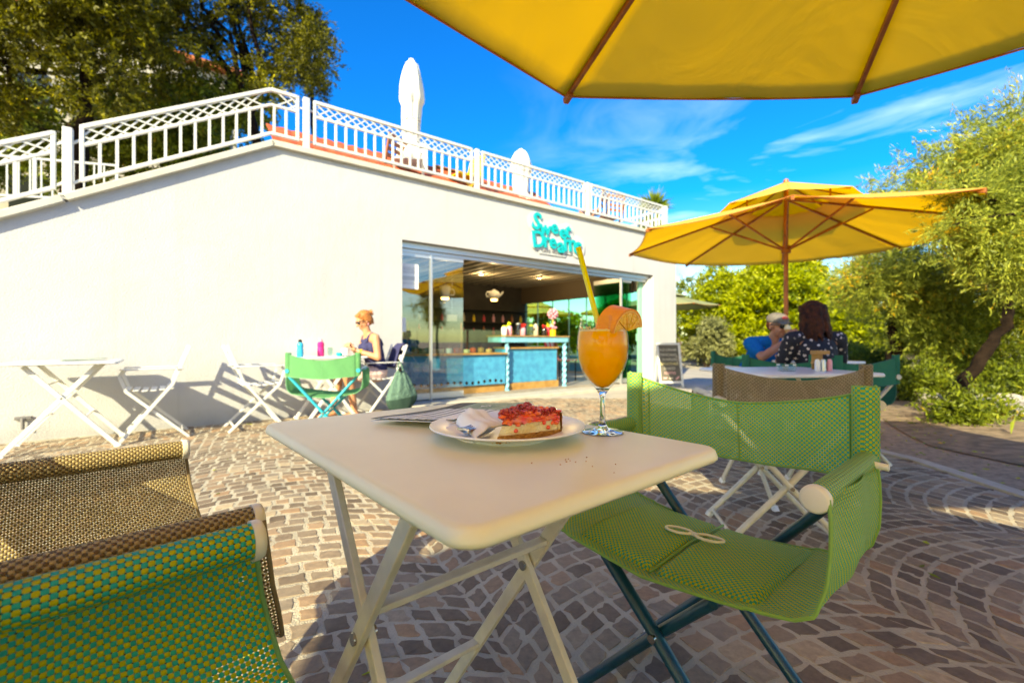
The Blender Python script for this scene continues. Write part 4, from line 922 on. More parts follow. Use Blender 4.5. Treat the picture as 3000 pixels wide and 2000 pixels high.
# ------------------------------------------------------------------ director's chairs
M['lime_hem'] = mat('lime_hem', (0.20, 0.36, 0.07), 0.6); M['tan_hem'] = mat('tan_hem', (0.24, 0.17, 0.08), 0.7); M['near_hem'] = mat('near_hem', (0.14, 0.30, 0.10), 0.6)
M['taupe_hem'] = mat('taupe_hem', (0.26, 0.21, 0.13), 0.7); M['green_hem'] = mat('green_hem', (0.14, 0.34, 0.16), 0.7); M['dgreen_hem'] = mat('dark_green_hem', (0.03, 0.13, 0.08), 0.7)
def director_chair(label, loc, rz, fab, hem, frame, roll=True, clip=True, capm='cream_plastic', group=None, armr=0.021, armfwd=0.36, clean=False, armback=-0.03):
    s = thing('director_chair', label, 'chair', loc, rz, group)
    def uvs(sx, sy): return lambda u, v: (u * sx, v * sy)
    # backrest
    HW = 0.315
    def bf(u, v):
        x = (u * 2 - 1) * HW; q = 1 - (x / HW) ** 2; q2 = max(0, q) ** 0.8
        z = 0.605 + 0.208 * v - q2 * (0.022 + 0.046 * v); y = -0.022 - 0.045 * q + 0.010 * (v - 0.5) + (0.010 if abs(x) > HW - 0.035 else 0)
        z += 0.004 * math.sin(u * 9) * q; y += 0.004 * math.sin(u * 23 + v * 3) * q
        return (x, y, z)
    g = MB(); g.grid(60, 14, bf, uvs(2 * HW, 0.178)); bk = g.build('backrest', M[fab], s)
    g = MB()
    for v in (0, 1): g.tube([bf(i / 60, v) for i in range(61)], 0.0032, 6)
    for u in (0, 1): g.tube([bf(u, i / 6) for i in range(7)], 0.0026, 6)
    for u, h in ((0.5, 0.0022), (0.085, 0.0018), (0.915, 0.0018)):
        g.tube([Vector(bf(u, i / 6)) + Vector((0, 0.0015, 0)) for i in range(7)], h, 6)
    g.build('hem', M[hem], bk)
    for sd in (-1, 1):
        def slv(u, v, sd=sd): a = u * 2 * math.pi; return (sd * 0.296 + 0.026 * math.sin(a), -0.006 + 0.019 * math.cos(a), 0.612 + 0.199 * v)
        g = MB(); g.grid(20, 14, slv, lambda u, v: (u * 0.146, v * 0.199)); g.build('post_sleeve', M[fab], bk)
    # arms
    for sd in (-1, 1):
        X = sd * 0.302
        if roll:
            def af(u, v): a = u * 2 * math.pi; return (X + armr * math.sin(a), 0.012 + armfwd * v, 0.65 + armr * math.cos(a))
            g = MB(); g.grid(20, 12, af, uvs(2 * math.pi * armr, armfwd)); ar = g.build('arm', M[fab], s)
            g = MB(); g.tube([(X, armfwd + 0.008, 0.65), (X, armfwd + 0.016, 0.65), (X, armfwd + 0.021, 0.65), (X, armfwd + 0.0225, 0.65)], [armr * 1.12, armr * 1.12, armr * 1.02, armr * 0.85], 32)
            g.build('arm_cap', M[capm], ar, smooth=50)
            g = MB(); g.cyl((X, -0.01, 0.65), (X, armfwd, 0.65), armr * 0.8, n=16); g.build('arm_tube', M[frame], ar)
            g = MB(); g.cyl((X + sd * armr * 0.5, 0.045, 0.652), (X + sd * (armr + 0.022), 0.045, 0.650), 0.0075, n=12); g.build('peg', M[capm], ar)
        else:
            g = MB(); g.tube([(X, armback, 0.65), (X, armback + 0.01, 0.65), (X, 0.1, 0.652), (X, armfwd, 0.65), (X, armfwd + 0.012, 0.649)], [0.018, armr, armr, armr, 0.018], 20); g.build('arm', M[frame], s)
        g = MB(); g.cyl((X, 0.0, 0.606), (X, -0.004, 0.785), 0.0115, n=14); g.build('back_post', M[frame], s)
        g = MB(); g.ball((X + sd * 0.014, 0.0, 0.632), (0.009, 0.009, 0.009)); g.build('rivet', M['bolt'], s)
    # seat sling: from arm down, across and up to the other arm
    prof = [(0.324, 0.655), (0.328, 0.62), (0.329, 0.575), (0.326, 0.520), (0.312, 0.472), (0.282, 0.446), (0.235, 0.433), (0.16, 0.426), (0.08, 0.420), (0.0, 0.415)]
    prof = [(-x, z) for x, z in prof] + [(x, z) for x, z in reversed(prof[:-1])]
    al = [0.0]
    for a, b in zip(prof[:-1], prof[1:]): al.append(al[-1] + math.hypot(b[0] - a[0], b[1] - a[1]))
    def sf(u, v):
        q = u * al[-1]; i = 0
        while i < len(al) - 2 and al[i + 1] < q: i += 1
        f = (q - al[i]) / (al[i + 1] - al[i]); x = prof[i][0] + (prof[i + 1][0] - prof[i][0]) * f; z = prof[i][1] + (prof[i + 1][1] - prof[i][1]) * f
        hh = max(0, min(1, (z - 0.43) / 0.22)); y1 = 0.415 - 0.048 * min(1, hh * 0.95) + 0.02 * max(0, hh - 0.6); y0 = 0.022 + 0.02 * hh
        z += 0.016 * max(0, v - 0.86) / 0.14 * max(0, 1 - hh * 5)
        if hh == 0: z -= 0.012 * (2 * v - 1) ** 2 * (1 - abs(x) / 0.3) + 0.0
        x += (0.006 * math.sin(v * 9) if hh > 0.2 else 0); return (x, y0 + (y1 - y0) * v, z)
    g = MB(); g.grid(96, 30, sf, lambda u, v: (u * al[-1], v * 0.40)); st = g.build('seat', M[fab], s)
    g = MB()
    for v in (0, 1): g.tube([sf(i / 96, v) for i in range(97)], 0.0034, 6)
    g.build('seat_hem', M[hem], st)
    if not clean:
        for sd in (-1, 1):
            def pf(u, v, sd=sd):
                x = sd * (0.006 + 0.205 * u); y = 0.035 + 0.345 * v; e = min(1, min(u, 1 - u) * 14) ** 0.5 * min(1, min(v, 1 - v) * 16) ** 0.5
                return (x, y, 0.4225 + 0.012 * (abs(x) / 0.21) ** 2 - 0.010 * (2 * v - 1) ** 2 + 0.013 * e + 0.002 * math.sin(v * 14 + x * 20))
            g = MB(); g.grid(28, 30, pf, lambda u, v, sd=sd: (0.3 + sd * 0.205 * u, 0.345 * v)); g.build('seat_pad', M[fab], s)
        g = MB(); g.tube([(0, 0.03, 0.424), (0, 0.20, 0.432), (0, 0.385, 0.418)], 0.003, 6); g.build('seat_seam', M[hem], st)
    if clip:
        g = MB()
        for sd in (-1, 1):
            g.tube([(sd * (0.005 + 0.062 * (1 - math.cos(a)) / 2) + 0.0, 0.19 + 0.016 * math.sin(a) + sd * 0.010 * (1 - math.cos(a)) / 2, 0.4455) for a in [k * math.pi / 9 for k in range(19)]], 0.0035, 8)
        g.box((0, 0.19, 0.4455), (0.022, 0.012, 0.006)); g.build('seat_clip', M[capm], s)
    # crossed legs
    for y, nm in ((0.345, 'front'), (0.003, 'rear')):
        for sd in (-1, 1):
            dy = 0.014 * sd
            g = MB(); g.tube([(-sd * 0.245, y + dy, 0.012), (0, y + dy, 0.272), (sd * 0.288, y + dy, 0.60) if y < 0.1 else (sd * 0.130, y + dy, 0.400)], 0.0145, 14, shape=lambda a, i: 1 + 0.12 * math.cos(2 * a))
            lg = g.build('leg', M[frame], s)
            g = MB(); g.cyl((-sd * 0.247, y + dy, 0.0), (-sd * 0.238, y + dy, 0.018), 0.018, n=14); g.build('foot_cap', M[capm], lg)
        g = MB(); g.cyl((0, y - 0.034, 0.272), (0, y + 0.034, 0.272), 0.009, n=14); g.build('pivot_bolt', M['bolt'], s)
    for sd in (-1, 1):
        g = MB(); g.cyl((sd * 0.130, 0.0, 0.400), (sd * 0.130, 0.37, 0.400), 0.010, n=12); g.build('seat_rail', M[frame], s)
        g = MB(); g.cyl((sd * 0.225, 0.005, 0.03), (sd * 0.225, 0.345, 0.03), 0.009, n=12); g.build('stretcher', M[frame], s)
    return s
hero = director_chair('lime and teal woven director chair with dark teal legs, empty beside the cake table', (0.582, 1.225, 0), face_rot(-0.75, -0.66), 'green_weave', 'lime_hem', 'teal_metal')
# two chairs cropped by the left edge
fx, fy = 0.72, 0.69
director_chair('tan woven director chair cropped by the left side, behind the lime and turquoise arm', (-0.852, 0.623, 0), face_rot(fx, fy), 'tan_weave', 'tan_hem', 'cream_leg', group='')
director_chair('lime and turquoise woven director chair nearest the camera, arm roll with pale cap', (-0.397, 0.120, 0), face_rot(fx, fy), 'near_weave', 'near_hem', 'teal_metal', group='', armr=0.023)
director_chair('taupe woven director chair with cream legs, seen from behind at the table with the ashtray', (1.215, 1.99, 0), face_rot(0.16, 0.987), 'taupe_weave', 'taupe_hem', 'cream_leg', roll=False, clip=False, armback=-0.10)
director_chair('dark green director chair facing the camera behind the ashtray table', (2.04, 3.33, 0), face_rot(-0.35, -0.93), 'darkgreen_cloth', 'dgreen_hem', 'cream_leg', roll=False, clip=False, group='dark green director chairs', clean=True)
director_chair('dark green director chair the woman in the floral top sits on', (2.52, 3.36, 0), face_rot(0.05, 0.99), 'darkgreen_cloth', 'dgreen_hem', 'cream_leg', roll=False, clip=False, group='dark green director chairs', clean=True)
director_chair('dark green director chair the man in the blue shirt sits on', (2.36, 4.78, 0), face_rot(0.30, -0.95), 'darkgreen_cloth', 'dgreen_hem', 'cream_leg', roll=False, clip=False, group='dark green director chairs', clean=True)
director_chair('pale green director chair on turquoise crossed legs before the woman with the bottles', (-1.68, 4.06, 0), face_rot(-0.14, 0.99), 'green_cloth', 'green_hem', 'turq_metal', roll=False, clip=False, clean=True)

# ------------------------------------------------------------------ tables
def rrect(hx, hy, r, n=7):
    P = []
    for cx, cy, a0 in ((hx - r, hy - r, 0), (-hx + r, hy - r, 90), (-hx + r, -hy + r, 180), (hx - r, -hy + r, 270)):
        for i in range(n + 1): a = R_(a0 + 90 * i / n); P.append((cx + r * math.cos(a), cy + r * math.sin(a)))
    return P
def tabletop(hx, hy, z, r=0.035, th=0.021, edge=0.014):
    g = MB(); rings = []
    for (ins, dz) in ((edge, 0.0), (edge * 0.55, -0.0012), (edge * 0.24, -edge * 0.30), (0.0, -edge * 0.95), (0.0, -th * 0.8), (0.004, -th), (0.010, -th), (0.010, -th * 0.5)):
        rings.append([(x, y, z + dz) for x, y in rrect(hx - ins, hy - ins, max(0.004, r - ins))])
    n = len(rings[0]); vs = [p for q in rings for p in q]
    fs = [tuple(range(n))] + [((i + 1) * n + k, (i + 1) * n + (k + 1) % n, i * n + (k + 1) % n, i * n + k) for i in range(len(rings) - 1) for k in range(n)]
    fs.append(tuple(reversed(range((len(rings) - 1) * n, len(rings) * n)))); g.add(vs, fs); return g
def folding_table(label, loc, rz, hx, hy, m_top, m_leg, xs=(0.2, -0.2), yc=0.0, pz=0.42, ztop=0.74, spread=0.33, lw=0.011, ld=0.026, topsp=0.145, group=None):
    s = thing('folding_table', label, 'table', loc, rz, group)
    tabletop(hx, hy, ztop).build('tabletop', M[m_top], s, smooth=60)
    tz = ztop - 0.03; piv = {}
    for x in xs:
        for sd in (-1, 1):
            dx = 0.007 * sd * (1 if x > 0 else -1); g = MB()
            a = Vector((x + dx, yc + sd * topsp, tz)); b = Vector((x + dx, yc - sd * topsp * pz / (tz - pz) if False else yc - sd * spread, 0.0))
            # straight bar through the pivot
            pv = Vector((x + dx, yc, pz)); d = (pv - a); k = (0.0 - a.z) / d.z; b = a + d * k
            g.beam(a, b, ld, lw, up=(1, 0, 0)); lg = g.build('leg', M[m_leg], s, bevel=0.002)
            e = (b - a).normalized(); g = MB(); g.beam(b - e * 0.03, b + Vector((0, 0, 0.001)), ld * 1.25, lw * 1.7, up=(1, 0, 0)); g.build('foot_cap', M['china'], lg)
            piv[(x, sd)] = (a, b)
        g = MB(); g.cyl((x - 0.017, yc, pz), (x + 0.017, yc, pz), 0.0085, n=14); g.build('pivot_bolt', M['bolt'], s)
    for sd in (-1, 1):
        for f in (0.22, 0.62) if sd > 0 else (0.62,):
            p = piv[(xs[0], sd)][0].lerp(piv[(xs[0], sd)][1], f); q = piv[(xs[1], sd)][0].lerp(piv[(xs[1], sd)][1], f)
            g = MB(); g.beam(p, q, 0.022, 0.009); g.build('stretcher', M[m_leg], s, bevel=0.002)
    for x in (-0.6, 0.6):
        g = MB(); g.box((x * hx, 0, ztop - 0.022), (0.02, hy * 1.7, 0.012)); g.build('rail', M[m_leg], s, smooth=0)
    return s
TX = Vector((-0.09, 0.845, 0)); TZ = 0.74
folding_table('cream metal folding table in the foreground with cake, juice and menu on it', TX, face_rot(0.655, -0.756), 0.257, 0.368, 'cream_metal', 'cream_leg', xs=(0.225, -0.09), yc=0.08, pz=0.50, lw=0.012, ld=0.024, topsp=0.150)
wl = lambda t, n: WT(t, n)
folding_table('white folding table leftmost against the wall with a folded menu on top', wl(-3.30, -0.50), WA + R_(90), 0.35, 0.36, 'white_metal', 'white_metal', xs=(0.26, -0.26), pz=0.44, topsp=0.22, lw=0.02, ld=0.035, group='white folding tables along the wall')
folding_table('white folding table with the blue and pink bottles, in front of the seated woman', wl(-1.13, -0.45), WA + R_(90), 0.35, 0.38, 'white_metal', 'white_metal', xs=(0.26, -0.26), pz=0.40, topsp=0.22, lw=0.02, ld=0.035, group='white folding tables along the wall')
folding_table('cream table behind the taupe chair with an ashtray and napkin holder', (1.62, 2.72, 0), R_(8), 0.36, 0.33, 'china', 'cream_leg', xs=(0.24, -0.24), pz=0.40, topsp=0.2)
folding_table('small cream table between the man and the woman in the floral top', (2.72, 4.06, 0), R_(20), 0.26, 0.26, 'china', 'cream_leg', xs=(0.18, -0.18), pz=0.40, topsp=0.16)

# ------------------------------------------------------------------ white folding armchairs by the wall
def folding_chair(label, loc, rz, group='white folding armchairs along the wall'):
    s = thing('folding_chair', label, 'chair', loc, rz, group)
    for sd in (-1, 1):
        X = sd * 0.235
        g = MB(); g.beam((X, -0.27, 0.87), (X, -0.13, 0.50), 0.028, 0.016, up=(1, 0, 0)); g.beam((X, -0.13, 0.505), (X, 0.25, 0.0), 0.028, 0.016, up=(1, 0, 0)); g.build('leg', M['white_metal'], s, bevel=0.003)
        X2 = sd * 0.212
        g = MB(); g.beam((X2, 0.22, 0.645), (X2, 0.25, 0.60), 0.026, 0.014, up=(1, 0, 0)); g.beam((X2, 0.25, 0.60), (X2, 0.20, 0.45), 0.026, 0.014, up=(1, 0, 0)); g.beam((X2, 0.20, 0.455), (X2, -0.26, 0.0), 0.026, 0.014, up=(1, 0, 0)); g.build('leg', M['white_metal'], s, bevel=0.003)
        g = MB(); g.box((X, 0.015, 0.655), (0.042, 0.46, 0.014)); g.build('armrest', M['white_metal'], s, bevel=0.005)
    g = MB()
    for i in range(6): g.box((0, -0.12 + i * 0.064, 0.452 + 0.006 * abs(i - 2.5)), (0.41, 0.045, 0.012))
    g.build('seat', M['white_metal'], s, bevel=0.003)
    g = MB()
    for i in range(3): f = i / 2.0; g.box((0, -0.165 - 0.085 * f, 0.60 + 0.115 * i), (0.45, 0.010, 0.062), Matrix.Rotation(R_(-21), 3, 'X').transposed())
    g.build('backrest', M['white_metal'], s, bevel=0.003)
    g = MB(); g.beam((-0.21, -0.21, 0.05), (0.21, -0.21, 0.05), 0.012, 0.02); g.beam((-0.235, 0.2, 0.06), (0.235, 0.2, 0.06), 0.012, 0.02); g.build('stretcher', M['white_metal'], s, smooth=0)
    return s
fc = folding_chair('white folding armchair facing left, nearest the white table with the menu', wl(-2.70, -0.42), WA + R_(90))
dup(fc, wl(-1.86, -0.45), WA - R_(90), 'white folding armchair facing right, its back to the other white armchair')
dup(fc, wl(-0.50, -0.44), WA + R_(90), 'white folding armchair the woman in the navy top sits on, jacket over its back')
j = thing('jacket', 'dark navy knitted jacket hung over the back of the seated woman\'s chair', 'jacket', wl(-0.50, -0.44), WA + R_(90))
g = MB()
def jf(u, v):
    a = (v - 0.5) * 2; y = -0.262 - 0.030 * (1 - abs(a)) * (1) ; 
    z = 0.885 - 0.30 * abs(a) ** 1.0; yy = -0.275 + (0.045 if a > 0 else -0.035) * min(1, abs(a) * 6) + 0.10 * abs(a)
    return (-0.05 + 0.22 * (u - 0.5) * (1 + 0.15 * abs(a)), yy + 0.008 * math.sin(u * 14), z)
g.grid(20, 24, jf); g.build('jacket_cloth', M['navy'], j, solid=0.008)

# ------------------------------------------------------------------ on the foreground table
pl = thing('plate', 'round white dessert plate on the cream table', 'plate', (-0.008, 0.812, TZ))
g = MB(); g.lathe([(0.0, 0.004), (0.058, 0.004), (0.066, 0.0), (0.072, 0.0), (0.075, 0.006), (0.10, 0.0125), (0.134, 0.0205), (0.1375, 0.0225), (0.1365, 0.0245), (0.130, 0.0235), (0.095, 0.0155), (0.083, 0.0105), (0.07, 0.0085), (0.0, 0.008)], 96); g.build('plate_body', M['china'], pl, smooth=60)
# cake
CK = thing('cake_slice', 'slice of red berry cheesecake with crumb crust on the white plate', 'cake', (0.0, 0, TZ + 0.0095))
CK.scale = (1, 1, 0.80)
T_, A_, B_ = Vector((-0.026, 0.715)), Vector((0.084, 0.778)), Vector((0.026, 0.868))
def wedge(z0, z1, ins0, ins1, seed, amp, zamp=0.0, dome=0.0, nseg=26, lay=7, lo=0.0, hi=0.0):
    """triangular slice body; ins = inset of outline"""
    rr = random.Random(seed); c = (T_ + A_ + B_) / 3; P = []
    for p, q in ((T_, A_), (A_, B_), (B_, T_)):
        for i in range(nseg):
            f = i / nseg; v = p.lerp(q, f)
            if (p, q) == (A_, B_): v += (v - T_).normalized() * 0.010 * 4 * f * (1 - f)
            P.append(v)
    n = len(P); vs = []
    for k in range(lay + 1):
        f = k / lay; ins = ins0 + (ins1 - ins0) * f
        for i, v in enumerate(P):
            d = (v - c); tipk = max(0.0, 1 - (v - T_).length / 0.03)
            w = v - d.normalized() * (ins + tipk * 0.026 * (z0 + (z1 - z0) * f) / 0.06 + rr.gauss(0, amp)); vs.append((w.x, w.y, z0 + (z1 - z0) * f + (rr.gauss(0, zamp) if k in (0, lay) else 0) - tipk * (0.008 if k == lay and hi else 0)))
    fs = [tuple(reversed(range(n)))] + [(k * n + i, k * n + (i + 1) % n, (k + 1) * n + (i + 1) % n, (k + 1) * n + i) for k in range(lay) for i in range(n)]
    m = len(vs); vs.append((c.x, c.y, z1 + dome)); fs += [(lay * n + i, lay * n + (i + 1) % n, m) for i in range(n)]
    g = MB(); g.add(vs, fs); return g
wedge(0.0, 0.013, 0.0, 0.001, 1, 0.0008).build('crust', M['crust'], CK, smooth=60)
wedge(0.0131, 0.0345, 0.0022, 0.003, 2, 0.0007, hi=1).build('filling', M['cream'], CK, smooth=60)
# outer crust wall at the wide end
g = MB(); rr = random.Random(8)
def cw(u, v):
    p = A_.lerp(B_, u); p = p + (p - T_).normalized() * (0.0095 * 4 * u * (1 - u) + 0.002)
    d = (p - T_).normalized(); q = p - d * 0.009 * (0 if v < 0.5 else 1); z = 0.001 + 0.050 * (v * 2 if v < 0.5 else (2 - v * 2)); return (q.x + rr.gauss(0, 0.0005), q.y + rr.gauss(0, 0.0005), z + rr.gauss(0, 0.0006))
g.grid(40, 24, cw); g.build('crust_edge', M['crust'], CK, smooth=60)
wedge(0.0346, 0.048, 0.001, 0.003, 4, 0.0012, 0.0016, 0.005).build('berry_glaze', M['glaze'], CK, smooth=60)
rr = random.Random(21); g = MB(); c = (T_ + A_ + B_) / 3
def intri():
    a, b = rr.random(), rr.random()
    if a + b > 1: a, b = 1 - a, 1 - b
    return T_ + (A_ - T_) * a + (B_ - T_) * b
for k in range(20):
    p = intri() * 0.9 + c * 0.1; r = rr.uniform(0.006, 0.0098)
    Rm = Matrix.Rotation(rr.uniform(0, 3), 3, 'Z') @ Matrix.Rotation(rr.uniform(-0.6, 0.6), 3, 'X')
    z = 0.049 + rr.uniform(0, 0.006)
    for a in range(26):                       # drupelets
        zz = 1 - 2 * (a + 0.5) / 26; q = math.sqrt(1 - zz * zz); an = a * 2.4
        v = Rm @ Vector((r * 0.85 * q * math.cos(an), r * 0.85 * q * math.sin(an), r * zz)); g.ball((p.x + v.x, p.y + v.y, z + v.z), r * 0.30, 6, 5)
g.build('raspberries', M['berry'], CK)
g = MB()
for k in range(34):
    p = intri() * 0.96 + c * 0.04; g.ball((p.x, p.y, 0.047 + rr.uniform(0, 0.006)), (rr.uniform(0.004, 0.009), rr.uniform(0.004, 0.008), rr.uniform(0.003, 0.006)), 8, 6, Matrix.Rotation(rr.uniform(0, 3), 3, 'Z'))
for k in range(12):                           # fruit sunk in the cut face
    f = rr.uniform(0.2, 0.95); p = T_.lerp(A_, f); d = Vector((0.50, -0.87)); g.ball((p.x - d.x * 0.001, p.y - d.y * 0.001, rr.uniform(0.020, 0.042)), (rr.uniform(0.003, 0.006), 0.003, rr.uniform(0.003, 0.005)), 8, 6, Matrix.Rotation(0.5, 3, 'Z'))
g.build('fruit_pieces', M['glaze'], CK)
g = MB()
for k in range(60):
    f = rr.random(); p = T_.lerp(A_, f) + Vector((rr.uniform(-0.006, 0.004), -rr.uniform(0, 0.006))); g.ball((p.x, p.y, rr.uniform(0, 0.002)), rr.uniform(0.0007, 0.0018), 5, 4)
g.build('crumbs', M['crust'], CK)
# napkin with fork
NP = thing('napkin', 'folded white paper napkin on the plate, wrapped round a fork', 'napkin', (-0.083, 0.825, TZ + 0.014), R_(-32))
def bil(P, u, v): return (P[0] * (1 - u) + P[1] * u) * (1 - v) + (P[3] * (1 - u) + P[2] * u) * v
NO = Vector((-0.083, 0.825, TZ + 0.012))
def npt(x, y, z=0.0): return Vector((x, y, TZ + 0.012 + z)) - NO
NP.rotation_euler = (0, 0, 0); NP.location = NO
P1 = [npt(-0.124, 0.775), npt(-0.060, 0.704), npt(-0.030, 0.820, 0.003), npt(-0.100, 0.865, 0.004)]
g = MB(); g.grid(24, 24, lambda u, v: bil(P1, u, v) + Vector((0, 0, 0.0015 * math.sin(u * 7 + v * 4) + 0.005 * (1 - v) * (1 - u)))); g.build('napkin_sheet', M['paper'], NP, solid=0.0012)
P2 = [npt(-0.058, 0.709), npt(-0.016, 0.800), npt(-0.058, 0.885, 0.008), npt(-0.103, 0.838, 0.004)]
def nf2(u, v):
    b = math.sin(min(1, u * 1.25) * math.pi * 0.80) ** 0.7 if u > 0 else 0
    return bil(P2, u, v) + Vector((0, 0, 0.003 + 0.021 * max(0, b) * (0.55 + 0.45 * v) + 0.0012 * math.sin(u * 17 + v * 6) + 0.002 * math.sin(v * 9)))
g = MB(); g.grid(36, 28, nf2); g.build('napkin_flap', M['paper'], NP, solid=0.0016)
FK = thing('fork', 'steel dessert fork sticking out of the folded napkin', 'fork', (-0.078, 0.742, TZ + 0.017), R_(152))
g = MB()
for i in range(4):
    x = -0.0115 + i * 0.0077
    g.tube([(x, -0.050, 0.010), (x, -0.038, 0.0085), (x, -0.018, 0.0075), (x * 0.95, 0.0, 0.0095)], [0.0011, 0.0021, 0.0024, 0.0026], 8)
g.build('tines', M['steel'], FK)
g = MB(); g.grid(10, 16, lambda u, v: ((u - 0.5) * 2 * (0.0105 * (1 - v) ** 0.8 + 0.0035) - 0.020 * v * v, -0.003 + 0.024 * v, 0.0095 + 0.002 * math.sin(v * 3) - 0.002 * (2 * u - 1) ** 2)); g.build('fork_neck', M['steel'], FK, solid=0.002)
# wine glass with juice
GL = thing('wine_glass', 'stemmed wine glass of orange juice on the cream table', 'glass', (0.169, 0.850, TZ))
outp = [(0.0, 0.0005), (0.036, 0.0008), (0.0385, 0.0018), (0.036, 0.0032), (0.022, 0.0055), (0.010, 0.010), (0.0058, 0.018), (0.0046, 0.035), (0.0046, 0.060), (0.0062, 0.072), (0.013, 0.082), (0.026, 0.096), (0.0385, 0.116), (0.0458, 0.138), (0.0478, 0.158), (0.0465, 0.180), (0.0430, 0.200), (0.0400, 0.2165)]
inn = [(0.0388, 0.2165), (0.0418, 0.200), (0.0453, 0.180), (0.0466, 0.158), (0.0446, 0.138), (0.0372, 0.1165), (0.0245, 0.0975), (0.011, 0.0855), (0.0, 0.0825)]
g = MB(); g.lathe(outp[:11] + [(0.0, 0.0775)], 72); g.build('glass_stem', M['glass'], GL, smooth=60)
g = MB(); g.lathe(outp[10:] + inn, 72); g.build('glass_bowl', M['bowlglass'], GL, smooth=60)
g = MB(); g.lathe([(0.0, 0.0832), (0.0104, 0.0862), (0.0238, 0.0982), (0.0364, 0.1170), (0.0439, 0.138), (0.0459, 0.158), (0.0447, 0.180), (0.0437, 0.1885), (0.0, 0.1885)], 72)
g.build('juice', M['juice'], GL, smooth=60)
g = MB(); g.lathe([(0.0, 0.1886), (0.0436, 0.1886), (0.0433, 0.1912), (0.030, 0.1925), (0, 0.1922)], 48); g.build('froth', M['froth'], GL, smooth=60)
g = MB(); rr = random.Random(5)
for k in range(70):
    a = rr.uniform(0, 6.28); q = 0.0425 - rr.uniform(0, 0.004); g.ball((q * math.cos(a), q * math.sin(a), 0.193 + rr.uniform(-0.001, 0.004)), rr.uniform(0.0006, 0.0016), 6, 5)
g.build('bubbles', M['froth'], GL)
ST = thing('straw', 'yellow drinking straw leaning left out of the juice glass', 'straw', (0.169, 0.850, TZ))
def ray(px, py, d): return Vector(((px - 1176) / 1045 * d, d, CAMH + (784 - py) / 1045 * d))
s0 = Vector((0.006, 0.008, 0.10)); s1 = ray(1376, 752, 0.842) - ST.location; s2 = ray(1328, 568, 0.832) - ST.location
g = MB(); e = (s2 - s1).normalized(); g.tube([s1 - e * 0.06, s1, s2], 0.0047, 20, caps=False)
inner = MB(); inner.tube([s2 - e * 0.03, s2], 0.0038, 20, caps=False); g.v, g.f = g.v, g.f
g.build('straw_tube', M['straw'], ST, solid=0.0008)
OS = thing('orange_slice', 'wedge of orange hooked on the rim of the juice glass', 'orange slice', ray(1421, 757, 0.845), R_(-10))
g = MB()
def seg(rad0, rad1, y0, y1, mk, nm, mats):
    g = MB(); n = 28; A0, A1 = R_(6), R_(176); vs = []
    P = [(rad1 * math.cos(A0 + (A1 - A0) * i / n), rad1 * math.sin(A0 + (A1 - A0) * i / n)) for i in range(n + 1)]
    Q = [(rad0 * math.cos(A0 + (A1 - A0) * i / n), rad0 * math.sin(A0 + (A1 - A0) * i / n)) for i in range(n + 1)]
    for y in (y0, y1): vs += [(x, y, z) for x, z in P] + [(x, y, z) for x, z in Q]
    m = n + 1; fs = []
    for i in range(n):
        fs += [(i, i + 1, m + i + 1, m + i), (2 * m + i + 1, 2 * m + i, 3 * m + i, 3 * m + i + 1), (i + 1, i, 2 * m + i, 2 * m + i + 1), (m + i, m + i + 1, 3 * m + i + 1, 3 * m + i)]
    fs += [(0, m, 3 * m, 2 * m), (n, 2 * m + n, 3 * m + n, m + n)]
    g.add(vs, fs); return g
# thick wedge: round peel outside, flesh cut faces
def rot_wedge(g): return g
W_ = 0.017
seg(0.0325, 0.0350, -W_, W_, None, None, None).build('peel', M['peel'], OS, smooth=50, fixn=True)
seg(0.0300, 0.0325, -W_ * 0.99, W_ * 0.99, None, None, None).build('pith', M['pith'], OS, smooth=50, fixn=True)
g = MB(); rr = random.Random(4)
for k in range(5):
    a0, a1 = R_(7 + k * 33.6), R_(7 + (k + 1) * 33.6 - 1.6); n = 8
    loop = [(0.003 * math.cos((a0 + a1) / 2), 0.003 * math.sin((a0 + a1) / 2))] + [(0.0297 * math.cos(a0 + (a1 - a0) * i / n), 0.0297 * math.sin(a0 + (a1 - a0) * i / n)) for i in range(n + 1)]
    g.prism(loop, -W_ * 1.0, W_ * 1.0)
g.build('flesh', M['pulp'], OS, bevel=0.0008, fixn=True)
OS.rotation_euler = (R_(14), R_(-8), R_(38)); OS.scale = (1.22, 1.2, 1.22)
# a few crumbs and specks on the table
CRB = thing('cake_crumbs', 'scatter of small brown crumbs on the cream table beside the plate', 'crumbs', (0.02, 0.62, TZ)); g = MB(); rr = random.Random(31)
for k in range(12):
    g.ball((rr.gauss(0.05, 0.04), rr.gauss(0.02, 0.02), 0.0006), (rr.uniform(0.0006, 0.0017), rr.uniform(0.0006, 0.0014), 0.0008), 6, 4)
g.build('crumb_bits', M['crust'], CRB); CRB['kind'] = 'stuff'
